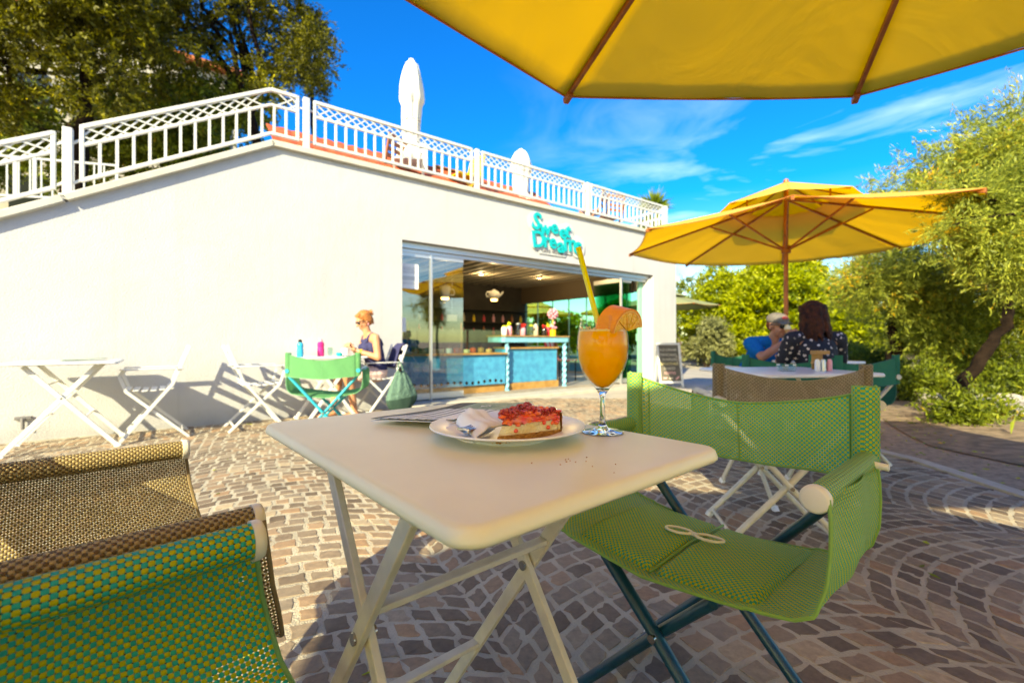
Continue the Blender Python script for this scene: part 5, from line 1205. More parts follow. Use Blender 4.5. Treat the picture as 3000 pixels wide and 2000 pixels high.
# folded printed menu
MN = thing('menu_leaflet', 'curled striped paper menu leaflet lying behind the plate on the cream table', 'menu', (-0.290, 0.935, TZ + 0.002))
e1, e2 = Vector((0.157, 0.275, 0)), Vector((0.185, -0.085, 0))
M['menu_green'] = mat('menu_photo', (0.10, 0.20, 0.12), 0.4, col2=(0.30, 0.38, 0.28), vscale=30)
def mf(lift):
    def f(u, v):
        p = e1 * u + e2 * v; z = 0.001 + lift + 0.014 * math.exp(-(u / 0.22) ** 2) * (0.4 + 0.6 * v) + 0.010 * max(0, u - 0.72) / 0.28 * v + 0.006 * v * v + 0.0015 * math.sin(u * 7 + v * 5)
        return (p.x, p.y, z)
    return f
g = MB(); nu, nv = 60, 64; F = mf(0.003); b = 0
for jv in range(nv):
    for iu in range(nu):
        u, v = (iu + 0.5) / nu, (jv + 0.5) / nv; k = 0
        if u > 0.70: k = 2 if (v > 0.25) else 1
        elif v < 0.10: k = 1
        elif ((u - 0.40) / 0.16) ** 2 + ((v - 0.72) / 0.13) ** 2 < 1: k = 3 if (iu * 7 + jv * 5) % 6 == 0 else (4 if (iu * 3 + jv * 11) % 7 == 0 else 0)
        elif jv % 7 in (0, 1): k = 1
        g.cm = k; g.add([F(iu / nu, jv / nv), F((iu + 1) / nu, jv / nv), F((iu + 1) / nu, (jv + 1) / nv), F(iu / nu, (jv + 1) / nv)], [(0, 1, 2, 3)])
g.build('printed_sheet', [M['paper'], M['black_ink'], M['menu_green'], M['red_plastic'], M['cyan_bottle']], MN, solid=0.0007)
g = MB(); g.grid(30, 12, lambda u, v: Vector(mf(0.0)(u, v)) + Vector((0.004 * v, -0.002, -0.0012))); g.build('lower_sheet', M['paper'], MN, solid=0.0007)
g = MB(); vs, fs = text_mesh('AT', 0.026, 0.0002); Rm = Matrix.Rotation(math.atan2(e1.y, e1.x) - R_(40), 3, 'Z'); P0 = Vector(F(0.80, 0.55)) + Vector((0, 0, 0.0022))
g.add([P0 + Rm @ Vector((v.x, v.z, -v.y)) for v in vs], fs); g.build('menu_lettering', M['paper'], MN, smooth=0)

# ------------------------------------------------------------------ on the other tables
s = thing('menu_leaflet', 'dark folded menu on the leftmost white table', 'menu', wl(-3.20, -0.42) + Vector((0, 0, 0.742)), WA)
g = MB(); g.grid(12, 8, lambda u, v: ((u - 0.5) * 0.30, (v - 0.5) * 0.2, 0.004 + 0.012 * u * u)); g.build('menu_sheet', M['menu_green'], s, solid=0.003)
def bottle(t, n, lb, m, capm, h=0.20, r=0.034):
    s = thing('drink_bottle', lb, 'bottle', wl(t, n) + Vector((0, 0, 0.741)), 0)
    g = MB(); g.lathe([(0, 0), (r * 0.9, 0), (r, 0.008), (r, h * 0.45), (r * 0.88, h * 0.55), (r, h * 0.65), (r * 0.95, h * 0.8), (r * 0.55, h * 0.88), (0, h * 0.88)], 24); g.build('bottle_body', M[m], s)
    g = MB(); g.lathe([(0, h * 0.885), (r * 0.6, h * 0.885), (r * 0.6, h), (r * 0.3, h * 1.06), (0, h * 1.08)], 20); g.build('bottle_cap', M[capm], s)
bottle(-1.45, -0.62, 'cyan blue drink bottle with dark lid on the white table', 'cyan_bottle', 'black_plastic', 0.18)
bottle(-1.20, -0.48, 'magenta drink bottle in the middle of the white table', 'pink_bottle', 'pink_plastic', 0.19, 0.038)
def cup(name, lb, cat, pos, m, r=0.035, h=0.06, hd=True):
    s = thing(name, lb, cat, pos, WA); g = MB(); g.lathe([(0, 0), (r * 0.7, 0), (r, h * 0.4), (r, h), (r * 0.9, h), (r * 0.88, h * 0.3), (0, 0.008)], 24); g.build('cup_body', M[m], s)
    if hd: g = MB(); g.tube([(r * 0.9, 0, h * 0.8), (r * 1.5, 0, h * 0.7), (r * 1.4, 0, h * 0.3), (r * 0.85, 0, h * 0.25)], 0.004, 8); g.build('handle', M[m], s)
cup('coffee_cup', 'white cup in front of the woman in the navy top', 'cup', wl(-0.92, -0.47) + Vector((0, 0, 0.746)), 'china', 0.045, 0.085)
s = thing('saucer', 'white saucer under the cup before the woman in the navy top', 'saucer', wl(-0.92, -0.47) + Vector((0, 0, 0.741))); g = MB(); g.lathe([(0, 0), (0.04, 0), (0.072, 0.008), (0.07, 0.010), (0.03, 0.004), (0, 0.004)], 28); g.build('saucer_body', M['china'], s)
cup('water_glass', 'clear tumbler right of the magenta bottle', 'glass', wl(-1.10, -0.50) + Vector((0, 0, 0.741)), 'caseglass', 0.03, 0.10, False)
cup('pill_box', 'small teal pot on the table between bottle and white cup', 'pot', wl(-1.02, -0.58) + Vector((0, 0, 0.741)), 'teal_plastic', 0.035, 0.04, False)
s = thing('ashtray', 'clear glass ashtray on the table behind the taupe chair', 'ashtray', (1.58, 2.62, 0.741)); g = MB(); g.lathe([(0, 0), (0.045, 0), (0.052, 0.03), (0.046, 0.034), (0.036, 0.010), (0, 0.010)], 28); g.build('ashtray_body', M['caseglass'], s)
g = MB(); [g.box((0.047 * math.cos(a), 0.047 * math.sin(a), 0.034), (0.014, 0.014, 0.008)) for a in (0, 2.1, 4.2)]; g.build('rests', M['china'], s, bevel=0.002)
s = thing('napkin_holder', 'small caddy with salt, pepper and wooden lid beside the ashtray', 'caddy', (1.80, 2.66, 0.741), 0.1)
g = MB(); g.box((0, 0, 0.045), (0.08, 0.05, 0.008)); g.box((0, 0.022, 0.05), (0.07, 0.006, 0.09)); g.box((0, 0, 0.105), (0.085, 0.05, 0.022)); g.build('caddy_body', M['ply'], s, bevel=0.002)
for k, (x, m) in enumerate(((-0.045, 'paper'), (-0.01, 'alu'), (0.03, 'pink_plastic'))): g = MB(); g.lathe([(0, 0), (0.014, 0), (0.014, 0.05), (0.010, 0.065), (0, 0.068)], 16, (x, -0.035, 0)); g.build('shaker', M[m], s)

# ------------------------------------------------------------------ bag on the chair
s = thing('tote_bag', 'sage green canvas bag with darker bottom hanging from the seated woman\'s chair', 'bag', wl(-0.34, -0.74), WA + R_(4))
BZ = 0.655
def bagf(u, v):
    a = u * 2 * math.pi; f = 1 - v; z = BZ - 0.10 - 0.50 * v
    wdt = 0.045 + 0.155 * min(1, (v / 0.62)) ** 0.9; 
    if v > 0.72: wdt *= 1 - ((v - 0.72) / 0.28) ** 1.6 * 0.55
    dp = 0.03 + 0.045 * math.sin(min(1, v * 1.1) * math.pi * 0.75)
    k = 1 + 0.12 * (1 - v) * math.sin(a * 9)
    return (wdt * math.cos(a) * k + 0.03 * v, dp * math.sin(a) * k, z + 0.035 * math.cos(a) * v)
g = MB(); g.cm = 0; n0 = len(g.f); g.grid(48, 26, bagf)
for i in range(len(g.m)): g.m[i] = 1 if (i // 48) >= 17 else 0
g.add([(0.03, 0, BZ - 0.60)], []); g.build('bag_body', [M['bag'], M['bag_dark']], s, solid=0.003)
g = MB(); g.tube([(-0.03, 0.0, BZ - 0.12), (-0.02, 0.02, BZ - 0.03), (0.0, 0.03, BZ + 0.012), (0.02, 0.02, BZ - 0.03), (0.04, 0.0, BZ - 0.12)], 0.009, 8); g.build('strap', M['bag'], s)
g = MB(); g.ball((-0.03, -0.045, BZ - 0.08), (0.022, 0.012, 0.034)); g.build('strap_buckle', M['black_plastic'], s)

# ------------------------------------------------------------------ people
def hand(mb, W, D, Nn, side, curl=0.6, sc_=1.0):
    """palm and five fingers: W wrist, D pointing to the fingers, Nn palm normal (the side the fingers close towards)"""
    D = D.normalized(); Nn = (Nn - D * Nn.dot(D)).normalized(); X = D.cross(Nn) * side
    R = Matrix((X, D, Nn)).transposed(); mb.ball(W + D * 0.045 * sc_, (0.037 * sc_, 0.050 * sc_, 0.016 * sc_), 14, 10, R)
    for i, (x, l) in enumerate(((-0.029, 0.030), (-0.010, 0.036), (0.009, 0.039), (0.027, 0.034))):
        p = W + D * 0.078 * sc_ + X * x * sc_; a = curl * (1 + 0.12 * i)
        for k in range(3):
            ang = a * (k + 0.7) * 0.85; d = D * math.cos(ang) + Nn * math.sin(ang); q = p + d * l * sc_ * (1 - 0.22 * k) + X * 0.001 * i
            mb.cap(p, q, (0.0088 - 0.0008 * k) * sc_, (0.0082 - 0.0010 * k) * sc_, 8); p = q
    p = W + D * 0.030 * sc_ + X * 0.030 * sc_; q = p + (D * 0.5 + X * 0.55 + Nn * 0.55).normalized() * 0.036 * sc_; r = q + (D * 0.8 + X * 0.05 + Nn * 0.6).normalized() * 0.030 * sc_
    mb.cap(p, q, 0.012 * sc_, 0.0095 * sc_, 8); mb.cap(q, r, 0.0095 * sc_, 0.008 * sc_, 8)
def head(mb, C, R, s=1.0):
    P = lambda x, y, z: C + R @ Vector((x * s, y * s, z * s))
    mb.ball(P(0, -0.012, 0.028), (0.074 * s, 0.093 * s, 0.085 * s), 20, 14, R)
    mb.ball(P(0, 0.022, -0.030), (0.057 * s, 0.066 * s, 0.078 * s), 18, 12, R)
    mb.ball(P(0, 0.060, -0.088), (0.024 * s, 0.020 * s, 0.018 * s), 12, 8, R)         # chin
    mb.cap(P(0, 0.082, 0.012), P(0, 0.104, -0.026), 0.008 * s, 0.014 * s, 10)          # nose
    mb.ball(P(-0.012, 0.092, -0.032), 0.009 * s, 8, 6); mb.ball(P(0.012, 0.092, -0.032), 0.009 * s, 8, 6)
    mb.ball(P(0, 0.083, -0.058), (0.024 * s, 0.010 * s, 0.006 * s), 12, 8, R); mb.ball(P(0, 0.081, -0.069), (0.020 * s, 0.010 * s, 0.007 * s), 12, 8, R)
    for sd in (-1, 1):
        mb.ball(P(sd * 0.034, 0.066, -0.030), (0.020 * s, 0.018 * s, 0.020 * s), 10, 8, R)     # cheeks
        mb.cap(P(sd * 0.016, 0.080, 0.024), P(sd * 0.048, 0.066, 0.024), 0.009 * s, 0.008 * s, 8)   # brow
        mb.ball(P(sd * 0.076, -0.006, -0.008), (0.009 * s, 0.018 * s, 0.031 * s), 10, 8, R)
def person(label, loc, rz, J, skin, s=1.0, group=None):
    root = thing('person', label, 'person', loc, rz, group); mb = MB()
    g = lambda k: Vector(J[k])
    hip, waist, rib_, neck = g('hip'), g('waist'), g('rib'), g('neck')
    mb.ball(hip, (0.165, 0.125, 0.115)); mb.cap(hip + Vector((0, 0, 0.05)), waist, 0.118, 0.108, 18); mb.cap(waist, rib_, 0.112, 0.125, 18)
    mb.ball(rib_, (0.150, 0.112, 0.145))
    mb.cap(g('sh_l') * 0.8 + neck * 0.2 - Vector((0, 0, 0.03)), g('sh_r') * 0.8 + neck * 0.2 - Vector((0, 0, 0.03)), 0.058)
    mb.cap(neck - Vector((0, 0, 0.08)), g('head') + Vector((0, -0.01, -0.05)), 0.052, 0.047)
    for sd in ('_l', '_r'):
        mb.cap(g('sh' + sd), neck - Vector((0, 0, 0.02)), 0.048, 0.040)
        mb.cap(g('sh' + sd), g('el' + sd), 0.050, 0.038); mb.cap(g('el' + sd), g('el' + sd).lerp(g('wr' + sd), 0.35), 0.038, 0.037); mb.cap(g('el' + sd).lerp(g('wr' + sd), 0.35), g('wr' + sd), 0.037, 0.024)
        sg = -1 if sd == '_l' else 1
        hp = hip + Vector((sg * 0.085, 0.01, -0.03)); kn, an = g('kn' + sd), g('an' + sd)
        mb.cap(hp, kn, 0.088, 0.056); mb.cap(kn, kn.lerp(an, 0.3) + Vector((0, -0.018, 0)), 0.054, 0.053); mb.cap(kn.lerp(an, 0.3) + Vector((0, -0.018, 0)), an, 0.053, 0.034)
        mb.cap(an + Vector((0, -0.02, -0.03)), an + Vector((sg * 0.01, 0.10, -0.055)), 0.036, 0.028); mb.cap(an + Vector((0, 0.09, -0.055)), an + Vector((sg * 0.012, 0.155, -0.062)), 0.034, 0.022)
        hd, hn, cu = J['hand' + sd]; hand(mb, g('wr' + sd), Vector(hd), Vector(hn), sg, cu)
    HR = Matrix.Rotation(J.get('yaw', 0), 3, 'Z') @ Matrix.Rotation(J.get('pitch', 0), 3, 'X'); head(mb, g('head'), HR)
    remeshed(mb, 'body', skin, root, 0.0052, 3)
    return root, HR
def torso_shell(J, inf, z0, top=True, mb=None):
    g = lambda k: Vector(J[k]); mb = mb or MB(); hip, waist, rib_, neck = g('hip'), g('waist'), g('rib'), g('neck')
    mb.ball(hip + Vector((0, 0, 0.03)), (0.165 + inf, 0.125 + inf, 0.105 + inf)); mb.cap(hip + Vector((0, 0, 0.06)), waist, 0.120 + inf, 0.112 + inf, 20); mb.cap(waist, rib_, 0.113 + inf, 0.124 + inf, 20); mb.ball(rib_, (0.151 + inf, 0.113 + inf, 0.144 + inf))
    return mb
# --- woman in the navy top, seated at the wall table, facing left
JA = dict(hip=(0, 0.0, 0.545), waist=(0, 0.015, 0.70), rib=(0, 0.055, 0.84), neck=(0, 0.085, 1.02), head=(0, 0.150, 1.165), sh_l=(-0.165, 0.065, 0.955), sh_r=(0.165, 0.085, 0.955),
          el_l=(-0.225, 0.055, 0.715), wr_l=(-0.10, 0.255, 0.80), el_r=(0.22, 0.12, 0.735), wr_r=(0.06, 0.285, 0.845), hand_l=((0.6, 0.75, 0.25), (0.3, -0.1, 0.9), 0.7), hand_r=((-0.55, 0.7, 0.45), (-0.6, 0.1, -0.7), 0.8),
          kn_l=(-0.13, 0.40, 0.515), an_l=(-0.12, 0.30, 0.095), kn_r=(0.10, 0.43, 0.515), an_r=(0.09, 0.50, 0.095), pitch=R_(-26))
wa, HR = person('woman in navy tank top and pink shorts seated side-on at the wall table', wl(-0.545, -0.46), WA + R_(90), JA, M['skin'])
mb = torso_shell(JA, 0.009, 0); mb.ball((-0.055, 0.14, 0.835), 0.062); mb.ball((0.055, 0.14, 0.835), 0.062)
for sd in (-1, 1):
    mb.tube([(sd * 0.085, 0.150, 0.90), (sd * 0.095, 0.125, 0.965), (sd * 0.098, 0.085, 1.008), (sd * 0.09, 0.03, 0.985), (sd * 0.08, -0.03, 0.92), (sd * 0.06, -0.06, 0.86)], 0.019, 10)
remeshed(mb, 'tank_top', M['navy'], wa, 0.0055, 2)
mb = MB(); mb.ball((0, 0.0, 0.535), (0.178, 0.138, 0.110))
for sg, k in ((-1, 'kn_l'), (1, 'kn_r')):
    h = Vector((sg * 0.085, 0.01, 0.515)); kk = Vector(JA[k]); mb.cap(h, h.lerp(kk, 0.55), 0.102, 0.092)
remeshed(mb, 'shorts', M['pink_cotton'], wa, 0.0055, 2)
def hairblob(root, C, HR, m, extra, vox=0.006):
    mb = MB(); P = lambda x, y, z: C + HR @ Vector((x, y, z))
    mb.ball(P(0, -0.022, 0.040), (0.083, 0.096, 0.086), 20, 14, HR); mb.ball(P(0, -0.045, 0.0), (0.080, 0.070, 0.085), 20, 14, HR)
    mb.cap(P(-0.045, 0.045, 0.082), P(0.045, 0.045, 0.082), 0.020)
    extra(mb, P); return remeshed(mb, 'hair', m, root, vox, 1)
rh = random.Random(6)
def exA(mb, P):
    mb.ball(P(0, -0.100, 0.062), (0.036, 0.032, 0.032)); 
    for k in range(26):
        a = rh.uniform(0, 6.28); b = P(0.02 * math.cos(a), -0.10, 0.064); e = P(0.046 * math.cos(a), -0.115 - rh.uniform(0.0, 0.040), 0.050 + 0.040 * math.sin(a)); m_ = (b + e) / 2 + Vector((0, 0, 0.008)); mb.tube([b, m_, e], [0.008, 0.006, 0.0032], 6)
    for sd in (-1, 1):
        for k in range(4): mb.cap(P(sd * 0.072, 0.03 - 0.015 * k, 0.06), P(sd * 0.080, 0.005 - 0.018 * k, -0.005 - 0.01 * k), 0.011, 0.006, 8)
    for k in range(6): mb.cap(P(-0.04 + 0.016 * k, -0.095, -0.02), P(-0.035 + 0.014 * k, -0.085, -0.075 - rh.uniform(0, 0.02)), 0.012, 0.005, 8)
hairblob(wa, Vector(JA['head']), HR, M['hair_red'], exA)
def shades(root, C, HR, z=0.006, big=1.0):
    g = MB(); P = lambda x, y, z_: C + HR @ Vector((x, y, z_))
    for sd in (-1, 1):
        g.ball(P(sd * 0.034, 0.086, z), (0.029 * big, 0.009, 0.021 * big), 16, 10, HR @ Matrix.Rotation(-sd * 0.22, 3, 'Z')); g.beam(P(sd * 0.062, 0.074, z + 0.008), P(sd * 0.082, -0.01, z + 0.006), 0.005, 0.008)
    g.beam(P(-0.012, 0.097, z + 0.008), P(0.012, 0.097, z + 0.008), 0.006, 0.006); g.build('sunglasses', M['black_plastic'], root)
shades(wa, Vector(JA['head']), HR, 0.004)
g = MB(); w_ = Vector(JA['wr_l']); d_ = (Vector(JA['wr_l']) - Vector(JA['el_l'])).normalized(); g.tube([w_ - d_ * 0.045, w_ - d_ * 0.025], 0.033, 20); g.build('wristwatch', M['yellow_paint'], wa)
g = MB(); P = lambda x, y, z_: Vector(JA['head']) + HR @ Vector((x, y, z_)); g.ball(P(-0.083, -0.004, -0.052), (0.006, 0.006, 0.016)); g.build('earring', M['pink_plastic'], wa)
# --- woman in the floral top, seen from behind
JB = dict(hip=(0, 0.0, 0.545), waist=(0, 0.02, 0.70), rib=(0, 0.055, 0.82), neck=(0, 0.075, 0.99), head=(0, 0.105, 1.115), sh_l=(-0.175, 0.055, 0.925), sh_r=(0.175, 0.055, 0.925),
          el_l=(-0.235, 0.12, 0.70), wr_l=(-0.13, 0.34, 0.78), el_r=(0.235, 0.12, 0.70), wr_r=(0.12, 0.34, 0.78), hand_l=((0.5, 0.8, 0.1), (0, 0, -1), 0.5), hand_r=((-0.5, 0.8, 0.1), (0, 0, -1), 0.5),
          kn_l=(-0.12, 0.42, 0.51), an_l=(-0.11, 0.40, 0.095), kn_r=(0.12, 0.42, 0.51), an_r=(0.11, 0.40, 0.095), pitch=R_(-8), yaw=R_(6))
wb, HRb = person('woman with long brown hair in black floral top, seen from behind', (2.415, 3.58, 0), R_(-3), JB, M['skin2'])
mb = torso_shell(JB, 0.016, 0)
for sd in ('_l', '_r'):
    a, b, n_ = Vector(JB['sh' + sd]), Vector(JB['el' + sd]), Vector(JB['neck']); mb.cap(a, n_ - Vector((0, 0, 0.035)), 0.066, 0.050); mb.cap(a, a.lerp(b, 0.72), 0.068, 0.058)
remeshed(mb, 'floral_blouse', M['floral'], wb, 0.006, 3)
mb = MB()
for sg, k, an in ((-1, 'kn_l', 'an_l'), (1, 'kn_r', 'an_r')):
    h = Vector((sg * 0.085, 0.01, 0.515)); mb.cap(h, Vector(JB[k]), 0.100, 0.070); mb.cap(Vector(JB[k]), Vector(JB[an]) + Vector((0, 0, 0.05)), 0.068, 0.052)
mb.ball((0, 0, 0.53), (0.175, 0.135, 0.10)); remeshed(mb, 'trousers', M['denim'], wb, 0.007, 2)
def exB(mb, P):
    for k in range(64):
        a = R_(-8 + 196 * rh.random()) + math.pi; r = 0.080; x, y = r * math.cos(a), r * math.sin(a) * 0.95 - 0.015
        L_ = rh.uniform(0.20, 0.29); pts = []
        for i in range(9):
            f = i / 8; fl = 1 + 0.42 * f; pts.append(P(x * fl + 0.008 * math.sin(f * 14 + k), y * fl * (1 - 0.1 * f) + 0.006 * math.cos(f * 12 + k * 2), 0.075 - L_ * f - 0.02 * f))
        mb.tube(pts, [0.020, 0.020, 0.019, 0.018, 0.017, 0.016, 0.014, 0.011, 0.005], 7)
    mb.ball(P(0, -0.035, -0.04), (0.085, 0.060, 0.10))
hairblob(wb, Vector(JB['head']), HRb, M['hair_brown'], exB, 0.0055)
# --- man in blue shirt and cap eating an ice cream cone
JC = dict(hip=(0, 0.0, 0.545), waist=(0, 0.06, 0.69), rib=(0, 0.135, 0.80), neck=(0, 0.215, 0.945), head=(0.0, 0.290, 1.055), sh_l=(-0.195, 0.17, 0.89), sh_r=(0.195, 0.17, 0.89),
          el_l=(-0.22, 0.36, 0.765), wr_l=(-0.035, 0.46, 0.915), el_r=(0.24, 0.34, 0.765), wr_r=(0.05, 0.45, 0.925), hand_l=((0.25, -0.15, 0.95), (0.9, 0.2, 0.1), 1.0), hand_r=((-0.35, -0.1, 0.9), (-0.9, 0.2, 0.1), 1.0),
          kn_l=(-0.14, 0.40, 0.51), an_l=(-0.13, 0.38, 0.095), kn_r=(0.14, 0.40, 0.51), an_r=(0.13, 0.38, 0.095), pitch=R_(-10), yaw=R_(0))
MC = (2.43, 4.60, 0); MR = face_rot(0.32, -0.95)
mc, HRc = person('man in blue shirt and grey cap leaning forward to eat an ice cream', MC, MR, JC, M['skin2'])
mb = torso_shell(JC, 0.016, 0)
for sd in ('_l', '_r'):
    a, b, n_ = Vector(JC['sh' + sd]), Vector(JC['el' + sd]), Vector(JC['neck']); mb.cap(a, n_ - Vector((0, 0, 0.035)), 0.068, 0.058); mb.cap(a, a.lerp(b, 0.62), 0.070, 0.062)
remeshed(mb, 'polo_shirt', M['blue_cotton'], mc, 0.006, 3)
mb = MB()
for sg, k, an in ((-1, 'kn_l', 'an_l'), (1, 'kn_r', 'an_r')):
    h = Vector((sg * 0.085, 0.01, 0.515)); mb.cap(h, Vector(JC[k]), 0.100, 0.075)
mb.ball((0, 0, 0.53), (0.18, 0.14, 0.10)); remeshed(mb, 'shorts', M['denim'], mc, 0.007, 2)
Ch = Vector(JC['head']); P = lambda x, y, z_: Ch + HRc @ Vector((x, y, z_))
mb = MB(); mb.ball(P(0, -0.04, 0.01), (0.079, 0.062, 0.07)); remeshed(mb, 'hair', M['hair_brown'], mc, 0.006, 1)
g = MB(); g.ball(P(0, -0.010, 0.062), (0.086, 0.104, 0.066), 24, 14, HRc); cp = g.build('cap', M['grey_cap'], mc)
g = MB(); g.grid(16, 8, lambda u, v: P((u - 0.5) * 2 * (0.074 - 0.014 * v), 0.060 + 0.075 * v * (1 - 0.35 * (2 * u - 1) ** 2), 0.062 - 0.016 * v - 0.020 * (2 * u - 1) ** 2)); g.build('cap_brim', M['grey_cap'], cp, solid=0.005)
g = MB(); g.ball(P(0.012, 0.078, 0.088), (0.034, 0.016, 0.016), 12, 8, HRc @ Matrix.Rotation(R_(30), 3, 'X')); g.build('cap_patch', M['red_patch'], cp)
shades(mc, Ch, HRc, 0.012, 1.05)
ic = thing('ice_cream_cone', 'ice cream cone in the raised hands of the man in the blue shirt', 'ice cream', MC, MR)
g = MB(); c0 = Vector((0.008, 0.425, 0.93)); c1 = Vector((0.008, 0.405, 1.02)); g.tube([c0, c1], [0.006, 0.027], 20); g.build('wafer_cone', M['wafer'], ic)
g = MB(); g.ball(c1 + Vector((0, 0, 0.012)), 0.029); g.ball(c1 + Vector((0.006, 0, 0.034)), 0.018); g.build('ice_cream_scoop', M['icecream'], ic)

# ------------------------------------------------------------------ trees and plants
import numpy as np
def leaf_object(name, m, parent, P, D, Ln, Wd, seed=0):
    """one mesh of pointed leaf blades: P centres, D directions, Ln lengths, Wd widths"""
    rg = np.random.default_rng(seed); n = len(P); D = D / (np.linalg.norm(D, axis=1, keepdims=True) + 1e-9)
    a = rg.normal(size=(n, 3)); S = np.cross(D, a); S /= (np.linalg.norm(S, axis=1, keepdims=True) + 1e-9); Nn = np.cross(D, S)
    L_ = Ln[:, None]; W_ = Wd[:, None]
    v = np.empty((n, 4, 3)); v[:, 0] = P - D * L_ * 0.5; v[:, 1] = P + S * W_ * 0.5 + Nn * W_ * 0.15; v[:, 2] = P + D * L_ * 0.5; v[:, 3] = P - S * W_ * 0.5 + Nn * W_ * 0.15
    me = bpy.data.meshes.new(name); me.vertices.add(n * 4); me.vertices.foreach_set('co', v.ravel())
    me.loops.add(n * 4); me.loops.foreach_set('vertex_index', np.arange(n * 4, dtype=np.int32)); me.polygons.add(n)
    me.polygons.foreach_set('loop_start', np.arange(0, n * 4, 4, dtype=np.int32)); me.polygons.foreach_set('loop_total', np.full(n, 4, dtype=np.int32))
    me.materials.append(m); me.update(calc_edges=True); o = bpy.data.objects.new(name, me); COL.objects.link(o); o.parent = parent
    return o
def spray(clumps, twigs, per, tl, ll, lw, droop, seed, base, up=0.0, splay=0.7):
    """clumps: (centre, radius vector). Leaves sit along short twigs that start inside the clump and point outward."""
    rg = np.random.default_rng(seed); base = np.array(base)
    vol = np.array([r[0] * r[1] * r[2] for c, r in clumps]) ** 0.75; cnt = np.maximum(3, (twigs * vol / vol.sum()).astype(int))
    PP = []; DD = []; LL = []
    for (c, r), k in zip(clumps, cnt):
        d = rg.normal(size=(k, 3)); d /= np.linalg.norm(d, axis=1, keepdims=True); q = rg.uniform(0.35, 1.0, (k, 1)) ** 0.6
        p0 = np.array(c) + d * q * np.array(r); od = d + rg.normal(size=(k, 3)) * 0.55; od[:, 2] += up - droop; od /= np.linalg.norm(od, axis=1, keepdims=True)
        L0 = tl * rg.uniform(0.5, 1.3, (k, 1)); s = rg.uniform(0, 1, (k, per, 1))
        pos = p0[:, None] + od[:, None] * (s * L0[:, None]) + np.array([0, 0, -1.0]) * droop * 0.35 * s * s * L0[:, None]
        ld_ = od[:, None] + rg.normal(size=(k, per, 3)) * splay; pos = pos + rg.normal(size=(k, per, 3)) * ll * 0.3
        PP.append(pos.reshape(-1, 3)); DD.append(ld_.reshape(-1, 3)); LL.append(rg.uniform(0.6, 1.3, k * per))
    P = np.concatenate(PP) - base; D = np.concatenate(DD); s = np.concatenate(LL); return P, D, ll * s, lw * s
def limbs(mb, base, tips, r0, seed, bend=0.12, split=None):
    rr = random.Random(seed); base = Vector(base)
    for tip, r1 in tips:
        tip = Vector(tip); n = 8; pts = []
        st = base if split is None else Vector(split)
        for i in range(n + 1):
            f = i / n; p = st.lerp(tip, f); L_ = (tip - st).length; w = math.sin(f * math.pi) * bend * L_
            pts.append(p + Vector((rr.uniform(-1, 1) * w * 0.5, rr.uniform(-1, 1) * w * 0.5, w * 0.5)))
        mb.tube(pts, [r0 * (1 - i / n) + r1 * i / n for i in range(n + 1)], 9)
def tree(name, label, base, clumps, m, bark='bark', twigs=1500, per=24, tl=0.35, ll=0.08, lw=0.028, droop=0.2, seed=1, r0=0.16, trunk=None, group=None, up=0.0, splay=0.7, cat='tree', nlimb=9):
    root = thing(name, label, cat, base, 0, group); bv = Vector(base)
    mb = MB(); tp = trunk or [base, bv.lerp(Vector(clumps[0][0]), 0.5)]
    tl_ = []; rq = random.Random(seed)
    for a, b in zip(tp[:-1], tp[1:]):
        a, b = Vector(a) - bv, Vector(b) - bv
        for i in range(6): q = a.lerp(b, i / 6); tl_.append(q + Vector((rq.gauss(0, 1), rq.gauss(0, 1), 0)) * r0 * (0.22 if (i or tl_) else 0))
    tl_.append(Vector(tp[-1]) - bv); mb.tube(tl_, [r0 * (1 - 0.5 * i / (len(tl_) - 1)) for i in range(len(tl_))], 14, shape=lambda a, i: 1 + 0.14 * math.sin(3 * a + i * 0.35) + 0.08 * math.sin(5 * a - i * 0.6) + (0.5 * max(0, 1 - i / 4) if i < 4 else 0))
    tips = [(Vector(c) - bv, r0 * 0.10) for c, r in clumps[:nlimb]]
    limbs(mb, tl_[-1], tips, r0 * 0.42, seed); mb.build('trunk', M[bark], root)
    P, D, L_, W_ = spray(clumps, twigs, per, tl, ll, lw, droop, seed, base, up, splay); leaf_object('crown', M[m], root, P, D, L_, W_, seed)
    return root
def cl(px, py, d, r, rz=None, ry=None):
    """clump seen at photo position (px, py), d metres ahead, radius r photo pixels"""
    R = r / 1045 * d; return (tuple(ray(px, py, d)), (R, (ry or 1.0) * R, (rz or 0.8) * R))
rt = random.Random(77)
def fill(poly, d0, d1, n, r0, r1, seed):
    """random clumps inside a photo-space polygon between two depths"""
    r_ = random.Random(seed); xs = [p[0] for p in poly]; ys = [p[1] for p in poly]; out_ = []
    while len(out_) < n:
        x, y = r_.uniform(min(xs), max(xs)), r_.uniform(min(ys), max(ys))
        if inpoly(x, y, poly): out_.append(cl(x, y, r_.uniform(d0, d1), r_.uniform(r0, r1)))
    return out_
